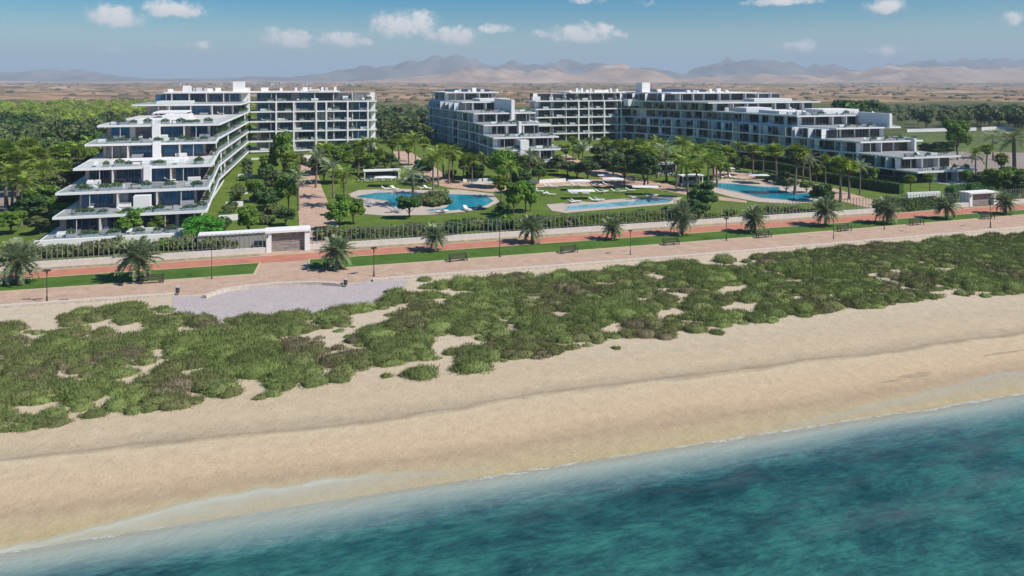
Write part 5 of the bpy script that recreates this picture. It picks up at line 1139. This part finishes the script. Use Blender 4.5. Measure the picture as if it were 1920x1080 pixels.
for i, (px, by, lab) in enumerate(PS):
    u, v, Y = G(px, by); r = ps0 if i == 0 else copy_thing(ps0, (0, 0, 0)); r.location = (u, v, zg(v)+.05); r.rotation_euler = (0, 0, -AX+R.uniform(-.1, .1)); tag(r, lab, 'parasol', 'parasols')
    if i in (1, 2): r.scale = (1.15, 1, .8)
# poolside bar pavilions
def pavilion(px, by, w_, d_, h_, lab, tables=6):
    u, v, Y = G(px, by); root = link('pavilion', None, None, (u, v, zg(v))); root.rotation_euler = (0, 0, -.03); tag(root, lab, 'pavilion')
    link('roof', MB().box(-w_/2, w_/2, 0, d_, h_, h_+.28).mesh('roof', WHITE), root)
    link('back_wall', MB().box(-w_/2+.4, w_/2-.4, d_-.4, d_-.1, -.1, h_-.005).mesh('back_wall', DARKG), root)
    link('counter', MB().box(-w_/2+1, w_/2-2, d_*.5, d_*.5+.6, 0, 1.1).mesh('counter', GREY), root)
    for sx_ in (-1, 1):
        for y in (.3, d_-.6): link('post', MB().box(sx_*(w_/2-.3)-.1, sx_*(w_/2-.3)+.1, y-.1, y+.1, -.1, h_-.004).mesh('post', WHITE), root)
    for i in range(tables):
        m = MB(); m.tube([(0, 0, 0), (0, 0, .7)], .05, 5); m.tube([(0, 0, .70), (0, 0, .75)], .45, 10)
        a = i/(max(1, tables-1))-.5; o = link('cafe_table', m.mesh('cafe_table', FABRIC), None, (u+a*w_*1.1, v-1.6-(i % 2)*1.0, zg(v)+.1)); tag(o, 'small white round table on the terrace of the '+lab.split(' with')[0], 'table', 'cafe tables')
        for s_ in (-1, 1):
            c = MB(); c.box(-.22, .22, -.22, .22, .40, .46); c.box(-.22, .22, .18, .23, .46, .85)
            for x in (-.19, .19):
                for y in (-.19, .19): c.box(x-.02, x+.02, y-.02, y+.02, 0, .40)
            o = link('chair', c.mesh('chair', FABRIC), None, (u+a*w_*1.1+s_*.8, v-1.6-(i % 2)*1.0, zg(v)+.1), -s_*1.57); tag(o, 'white chair at a table of the '+lab.split(' with')[0], 'chair', 'cafe chairs')
pavilion(717, 338, 9.5, 3.2, 2.3, 'white roofed pool bar with dark back beside the lagoon pool'); pavilion(1257, 328, 7.5, 4, 2.9, 'white roofed kiosk with grey wall before the right building', 4)
pavilion(1300, 348, 6.0, 3, 2.3, 'small white shade shelter with tables under the feather palms', 3)

# terrace furniture
def sofa_mesh(mat): m = MB(); m.box(-1.1, 1.1, -.4, .4, .12, .42); m.box(-1.1, 1.1, .25, .45, .42, .80); m.box(-1.1, -.92, -.4, .25, .42, .62); m.box(.92, 1.1, -.4, .25, .42, .62); m.box(-.9, 0.0, -.38, .24, .43, .52); m.box(.02, .9, -.38, .24, .43, .52); m.box(-1, 1, -.3, .3, 0, .11); return m.mesh('sofa', mat)
def table_mesh(mat): m = MB(); m.box(-.95, .95, -.48, .48, .70, .76); [m.box(x-.04, x+.04, y-.04, y+.04, 0, .70) for x in (-.85, .85) for y in (-.4, .4)]; return m.mesh('dining_table', mat)
def planter():
    root = link('planter', None); link('box', MB().box(-.9, .9, -.3, .3, 0, .5).mesh('box', GREY), root)
    rs = random.Random(8); c = MB(); leaf_cloud(c, [(-.55, 0, .7, .42), (0, .05, .8, .5), (.55, 0, .72, .42)], 260, .13, rs); link('plants', c.mesh('plants', LEAF_B), root); return root
SOF = sofa_mesh(FABRIC); SOG = sofa_mesh(GFAB); TB = table_mesh(WOOD); pl0 = planter()
ORD = ['ground', 'first', 'second', 'third', 'fourth', 'fifth', 'sixth', 'top']
def furn(b, bname, ks, every=6.0, pl=True, row=0):
    for k in ks:
        z = zn(b.lv[k][0])+.035; vf = b.lv[k][1]; vr = b.lv[k+1][1]+2.0; u0, u1 = b.west(vf, k)+1.5, b.east(vf, k)-1.5; n = max(2, int((u1-u0)/every)); cnt = {}
        for i in range(n):
            t = (i+.5)/n; u = u0+(u1-u0)*t; side = ('far left', 'left', 'middle', 'right', 'far right')[min(4, int(t*5))]; v = min(vr-1.0, vf+R.uniform(1.6, 2.6)) if row == 0 else vr-R.uniform(.9, 1.2); q = (i+k+row*2) % 4
            if q == 0: o = link('sofa', SOF, None, (u, v, z), R.choice((0, 3.14, .0))); nm = 'white sofa'; cat = 'sofa'
            elif q == 1: o = link('dining_table', TB, None, (u, v, z), 0); nm = 'dark table'; cat = 'table'
            elif q == 2: o = link('sofa', SOG, None, (u, v, z), 0); nm = 'grey sofa'; cat = 'sofa'
            else:
                o = copy_thing(l0, (u, v, z), R.choice((1.57, 0)), (1, 1, 1)); nm = 'white lounger'; cat = 'sun lounger'; o['group'] = 'loungers on the terraces'
            tag(o, f'{nm} by the '+('railing' if row == 0 else 'windows')+f' at the {side} of the {ORD[k]} terrace, {bname} building', cat)
            if pl and R.random() < .7:
                o = copy_thing(pl0, (u+every*R.uniform(.2, .45), vf+R.uniform(.6, 1.2), z), 0, (R.uniform(.6, 1.3), .9, R.uniform(.7, 1.3))); tag(o, f'planter with dark plants along the {ORD[k]} terrace edge of the {bname} building', 'planter', f'planters on the {bname} building terraces')
furn(A, 'left', range(0, 6), 3.0); furn(Cb, 'middle', range(1, 6), 4); furn(E, 'right', range(1, 6), 4)
def sideplants(b, bname, side, ks, step, prob):
    for k in ks:
        v = b.lv[k+1][1]+3
        while v < b.vb-3:
            if R.random() < prob:
                u = (b.east(v, k)-.62) if side == 'E' else (b.west(v, k)+.62); o = copy_thing(pl0, (u, v, zn(b.lv[k][0])+.035), 1.5708, (R.uniform(.8, 1.3), .8, R.uniform(.9, 1.5)))
                tag(o, f'leafy balcony planter on the long side of the {bname} building', 'planter', f'side balcony planters of the {bname} building')
            v += step
furn(A, 'left', range(0, 6), 4.1, row=1); furn(B, 'back left', range(0, 6), 4.6); furn(D, 'back middle', range(0, 6), 5.2)
sideplants(A, 'left', 'E', range(1, 6), 3.2, .85); sideplants(Cb, 'middle', 'W', range(1, 7), 11, .35); sideplants(E, 'right', 'W', range(2, 7), 11, .35)
pl0.location = (A.east(140, 1)-1, 139.4, zn(7.17)+.035); tag(pl0, 'planter at the right front corner of the first terrace of the left building', 'planter')

# ================================================================== WOODS
def wood(n, fx, label, group, P, hmin, hmax, seed):
    rs = random.Random(seed); k = 0; tries = 0; pts = []
    while k < n and tries < n*60:
        tries += 1; px, Y = fx(rs); u, v = ray(px, Y)
        if v < 150: continue
        if any((u-a)**2+(v-b)**2 < 16 for a, b in pts): continue
        if -44 < u < 30 and v < 268: continue
        if 50 < u < 82 and v < 312: continue
        if 84 < u < 136 and 250 < v < 290: continue
        if 120 < u < 190 and v < 290: continue
        pts.append((u, v)); h = rs.uniform(hmin, hmax); P.place((u, v, zg(v)), h, label, 'tree', group, None, rs.uniform(.9, 1.25)); k += 1
wood(120, lambda r: (r.uniform(-120, 300), r.uniform(172, 330)), 'green tree in the dense grove behind and left of the left building', 'trees of the left grove', P_FAR, 7, 10.5, 1)
wood(45, lambda r: (r.uniform(706, 815), r.uniform(255, 420)), 'green tree in the grove between the back left block and the middle building', 'trees of the central grove', P_FAR, 6, 9, 2)
wood(46, lambda r: (r.uniform(1690, 2050), r.uniform(340, 400)), 'green tree in the long tree line beyond the green field', 'trees of the right tree line', P_FAR, 8.5, 11, 3)
wood(14, lambda r: (r.uniform(1585, 1645), r.uniform(325, 345)), 'tall dark tree rising behind the right building roof', 'dark trees behind the right building', Proto([copy_thing(FARP[1], HOLD)], [7]), 14, 16.5, 4)
# far carpet of wood, one mass
def carpet(name, n, fx, leaf, label, seed, hmin, hmax, q=34):
    rs = random.Random(seed); m = MB()
    for _ in range(n):
        px, Y = fx(rs); u, v = ray(px, Y)
        if v < 272 and u > -46: continue
        if v < 190: continue
        h = rs.uniform(hmin, hmax); r = h*.62; z = zg(v)
        ico_into(m, (u, v, z+h*.45), r*.85, .75, rs, 0, 1)
        leaf_cloud(m, [(u, v, z+h*.5, r)], q, .62, rs, 0, .8)
    o = link(name, m.mesh(name, leaf)); tag(o, label, 'wood', None, 'stuff')
carpet('woodland', 900, lambda r: (r.uniform(-250, 480), r.uniform(300, 680)), LEAF_Y, 'yellow green far woodland behind the left grove', 61, 4.5, 8)
carpet('woodland', 200, lambda r: (r.uniform(690, 900), r.uniform(380, 620)), LEAF_C, 'olive far woodland beyond the central grove', 62, 3, 6)
carpet('woodland', 420, lambda r: (r.uniform(1600, 2250), r.uniform(420, 640)), LEAF_C, 'low olive green scrub woodland beyond the right tree line', 63, 2.0, 4.5)

def plain_scrub():
    rs = random.Random(91); m = MB()
    for _ in range(2000):
        Y = 700*math.exp(rs.random()*1.75); px = rs.uniform(-300, 2220); u, v = ray(px, Y)
        if v < 640 or noise.noise(Vector((u*.004, v*.004, 9))) < rs.uniform(-.5, .35): continue
        ico_into(m, (u, v, plain_h(u, v)+.6), rs.uniform(2, 5)*(1+Y/3500), .4, rs, 0, 1)
    tag(link('plain_scrub', m.mesh('plain_scrub', simple('plain_scrub_leaf', (0.13, 0.115, 0.065), .95, .45, .01))), 'dark scrub dotted over the dry plain behind the buildings', 'scrub', None, 'stuff')
plain_scrub()
# tiny far town under the hills
rs = random.Random(77)
def house(k):
    w_, d_, h_ = rs.uniform(14, 26), 12, rs.uniform(6, 11); m = MB(); m.box(-w_/2, w_/2, -d_/2, d_/2, -3, h_, 0)
    m.box(-w_/2-.4, w_/2+.4, -d_/2-.4, d_/2+.4, h_, h_+.6, 0)
    for i in range(3): x = -w_/2+w_*(i+.5)/3; m.box(x-1.2, x+1.2, -d_/2-.1, -d_/2, 1.5, 4, 1)
    return m.mesh('house', [MIDG, GL_DARK])
HM = [house(k) for k in range(5)]
for i in range(44):
    px = rs.gauss(520, 95); Y = rs.uniform(2600, 4000); u, v = ray(px, Y)
    o = link('house', rs.choice(HM), None, (u, v, plain_h(u, v)-1), rs.uniform(-.5, .5), (.7, 1, rs.uniform(.45, .9))); tag(o, 'tiny white house of the distant town under the mountains', 'house', 'houses of the distant town')

# ================================================================== DUNE SCRUB
def proj(u, v, z): X = u*CA-v*SA; Y = u*SA+v*CA; return 960+F*X/Y, HY+(HC-z)*F/Y
UP = ([0, 40, 100, 165, 250, 310, 345, 410, 440, 520, 580, 650, 720, 730, 770, 800, 870, 960, 1050, 1150, 1300, 1450, 1600, 1700, 1800, 1920],
      [608, 595, 598, 580, 570, 578, 592, 602, 594, 585, 585, 577, 562, 540, 545, 535, 524, 514, 510, 503, 488, 475, 463, 453, 444, 436])
LOW = ([0, 50, 100, 200, 250, 320, 390, 475, 525, 600, 660, 700, 740, 830, 860, 920, 960, 1035, 1115, 1170, 1230, 1310, 1345, 1430, 1530, 1585, 1685, 1785, 1860, 1920],
       [812, 807, 800, 788, 774, 774, 750, 753, 743, 727, 706, 688, 694, 682, 690, 686, 677, 670, 646, 634, 640, 630, 616, 608, 595, 587, 572, 555, 560, 550])
HOLES = [(75,607,48,15),(235,619,36,9),(50,634,26,6),(295,662,24,7),(135,705,20,6),(80,768,75,9),(230,697,20,4),(345,700,18,4),(215,745,16,4),(30,590,30,8),(620,640,20,12),(655,622,18,10),(690,598,40,12),(725,582,30,9),(640,662,22,8),
 (850,640,42,9),(882,640,22,8),(800,684,45,7),(765,690,30,5),(590,612,18,4),(848,549,24,6),(773,545,22,8),(820,567,22,6),(924,580,14,5),(940,600,18,5),(1012,514,30,4),(1228,520,27,6),(1332,496,27,5),(1387,496,16,5),(1119,507,26,4),(1087,533,10,3),(1124,533,10,3),
 (1369,543,30,7),(926,577,16,6),(1009,561,12,6),(1210,564,18,7),(1270,556,12,9),(1257,588,28,7),(1382,576,34,8),(1397,502,12,6),(1442,514,30,6),(1596,497,14,5),(1684,511,14,4),(1664,530,20,5),(1768,511,14,6),(1734,494,18,4),(1760,550,18,5),(1717,545,16,6),(1690,453,16,4),(1790,547,20,6),
 (1290,605,26,6),(1240,640,20,4),(1140,620,14,4),(1060,600,14,4),(560,650,10,4),(470,630,10,3),(160,612,22,6),(1500,560,16,4),(1560,545,14,4),(1850,500,14,3),(1110,655,20,6),(1480,595,18,5)]
def inside(u, v, m=0):
    px, py = proj(u, v, zg(v)); cx = min(1920, max(0, px)); sh = 0
    Lw = np.interp(cx, *LOW); Uu = np.interp(cx, *UP)
    if px < 0: Lw -= px*.09; Uu -= px*.075
    if px > 1920: Lw -= (px-1920)*.09; Uu -= (px-1920)*.075
    if not (Uu+m < py < Lw-m*.5): return False
    for (a, b, rx, ry) in HOLES:
        if ((px-a)/rx)**2+((py-b)/ry)**2 < 1.0+.5*noise.noise(Vector((u*.7, v*.7, 5))): return False
    return True
rs = random.Random(99); MO = []
for _ in range(8200):
    u = rs.uniform(-115, 190); v = rs.uniform(66, 100); px, py = proj(u, v, zg(v))
    if px < -500 or px > 2500: continue
    if not inside(u, v, 3): continue
    if noise.noise(Vector((u*.30, v*.45, 7)))+.5*noise.noise(Vector((u*.8, v*1.1, 3))) > .60: continue
    nv = noise.noise(Vector((u*.12, v*.12, 1))); rr = rs.uniform(.5, 1.25)*(1+.6*max(0, nv))
    if not inside(u, v-rr*.9): rr *= .55
    if not inside(u, v+rr*1.1) or not inside(u-rr, v) or not inside(u+rr, v): rr *= .6
    MO.append((u, v, rr*rs.uniform(1.1, 1.7), rr, rr*rs.uniform(.5, .85), min(1, max(0, .5+nv*.7+rs.gauss(0, .22)))))
def mounds(name, MO, dens=95, parent=None, o=(0, 0, 0)):
    V = []; Fc = []; TN = []; base = 0
    for (u, v, a, b, h, tone) in MO:
        z0 = zg(v)-.05; n = max(40, int(dens*math.pi*a*b))
        ph = NR.rand(n)*2*np.pi; ct = NR.rand(n)**.9; st = np.sqrt(1-ct*ct); lump = 1+.12*np.sin(ph*3+u)+.07*np.sin(ph*5+v*2)+NR.randn(n)*.09
        d = np.stack([np.cos(ph)*st, np.sin(ph)*st, ct], 1); p = np.array([u, v, z0])+d*np.array([a, b, h])*lump[:, None]
        nr = d/np.array([a, b, h]); nr /= np.linalg.norm(nr, axis=1)[:, None]; nr = nr*.8+NR.randn(n, 3)*.38+np.array([0, 0, .75]); nr /= np.linalg.norm(nr, axis=1)[:, None]
        sd = np.cross(nr, NR.randn(n, 3)); sd /= np.linalg.norm(sd, axis=1)[:, None]
        L = (.12+.20*NR.rand(n))[:, None]*min(1.2, .6+.4*b); w_ = (.018+.028*NR.rand(n))[:, None]
        tri = np.stack([p-sd*w_-nr*.05, p+sd*w_-nr*.05, p+nr*L], 1).reshape(-1, 3); V.append(tri)
        Fc.append(np.arange(base, base+3*n).reshape(-1, 3)); base += 3*n; TN.append(np.repeat(np.clip(tone+NR.randn(n)*.08, 0, 1), 3))
        # twiggy core
        k = 9; rings = []; 
        for ri, (rad, zz) in enumerate(((1, 0), (.92, .45), (.62, .78))):
            an = np.arange(k)*2*np.pi/k; q = (1+.14*np.sin(an*3+u)+.1*np.sin(an*5+v*2))*.92
            rings.append(np.stack([u+a*rad*np.cos(an)*q, v+b*rad*np.sin(an)*q, np.full(k, z0+h*zz)], 1))
        core = np.concatenate(rings+[np.array([[u, v, z0+h*.92]])]); V.append(core); TN.append(np.full(len(core), tone*.8))
        fc = []
        for r_ in range(2):
            for j in range(k): j2 = (j+1) % k; fc += [(base+r_*k+j, base+r_*k+j2, base+(r_+1)*k+j2), (base+r_*k+j, base+(r_+1)*k+j2, base+(r_+1)*k+j)]
        for j in range(k): fc.append((base+2*k+j, base+2*k+(j+1) % k, base+3*k))
        Fc.append(np.array(fc)); base += len(core)
    V = np.concatenate(V)-np.array(o); Fc = np.concatenate(Fc).astype(np.int32); TN = np.concatenate(TN)
    me = bpy.data.meshes.new(name); me.vertices.add(len(V)); me.vertices.foreach_set('co', V.ravel().astype(np.float32))
    me.loops.add(Fc.size); me.loops.foreach_set('vertex_index', Fc.ravel()); me.polygons.add(len(Fc)); me.polygons.foreach_set('loop_start', np.arange(0, Fc.size, 3, dtype=np.int32)); me.polygons.foreach_set('loop_total', np.full(len(Fc), 3, dtype=np.int32))
    at = me.attributes.new('tone', 'FLOAT', 'POINT'); at.data.foreach_set('value', TN.astype(np.float32)); me.materials.append(SCRUB); me.update(calc_edges=True); me.validate(); return me
ds = link('dune_scrub', mounds('dune_scrub', MO)); tag(ds, 'continuous olive green scrub covering the dune between promenade and beach', 'scrub', None, 'stuff')
SOLO = [(790, 708, 34, .7, 'lone low green shrub lying on the sand below the dune scrub'), (1156, 655, 9, .5, 'tiny shrub on bare sand below the scrub edge'), (636, 716, 22, .7, 'rounded shrub at the seaward scrub edge, left of the lone low shrub'), (725, 708, 12, .6, 'small shrub between two larger ones at the scrub edge'),
        (886, 696, 38, .8, 'broad shrub at the seaward scrub edge right of the lone low shrub'), (1345, 627, 15, .7, 'small round shrub at the right scrub edge'), (797, 528, 14, .7, 'small shrub on sand by the promenade wall'), (718, 580, 13, .6, 'small shrub in the bare sand patch below the cobbled lookout'), (69, 803, 16, .6, 'small bright shrub at the lower left scrub edge')]
for (px, by, rx, hh, lab) in SOLO:
    u, v, Y = G(px, by-rx*.15); a = rx*Y/F; o = link('dune_shrub', mounds('dune_shrub', [(u, v, a, a*.8, a*.42*hh+.15, .6), (u-a*.4, v+.2, a*.6, a*.5, a*.4*hh+.12, .5)], 110, None, (u, v, zg(v))), None, (u, v, zg(v))); tag(o, lab, 'shrub')
# small stones and dry tufts scattered on the sand
rs = random.Random(5); m = MB()
for _ in range(1500):
    u = rs.uniform(-90, 150); v = 61+abs(rs.gauss(0, 1))*5
    if v > 97: continue
    r = rs.uniform(.02, .06); z = zg(v); m.tri((u-r, v-r*.6, z-.02), (u+r, v-r*.6, z-.02), (u, v, z+r)); m.tri((u+r, v-r*.6, z-.02), (u, v+r, z-.02), (u, v, z+r)); m.tri((u, v+r, z-.02), (u-r, v-r*.6, z-.02), (u, v, z+r))
tag(link('pebbles', m.mesh('pebbles', simple('pebble_stone', (0.13, 0.11, 0.09), .9, .4, 5))), 'small dark pebbles scattered over the beach sand', 'pebbles', None, 'stuff')

# ================================================================== AIR
def haze():
    m, t, o = material('haze_air'); pv = N(t, 'ShaderNodeVolumePrincipled'); pv.inputs['Color'].default_value = (0.72, 0.85, 1.0, 1); pv.inputs['Density'].default_value = HAZE_D; pv.inputs['Anisotropy'].default_value = 0.0
    t.links.new(pv.outputs[0], o.inputs['Volume']); b = MB().box(-12500, 16500, -520, 13500, -60, 300); ob = link('haze', b.mesh('haze', m)); ob['kind'] = 'stuff'; ob['label'] = 'pale blue summer haze over the plain and mountains'
HAZE_D = 0.000165
haze()
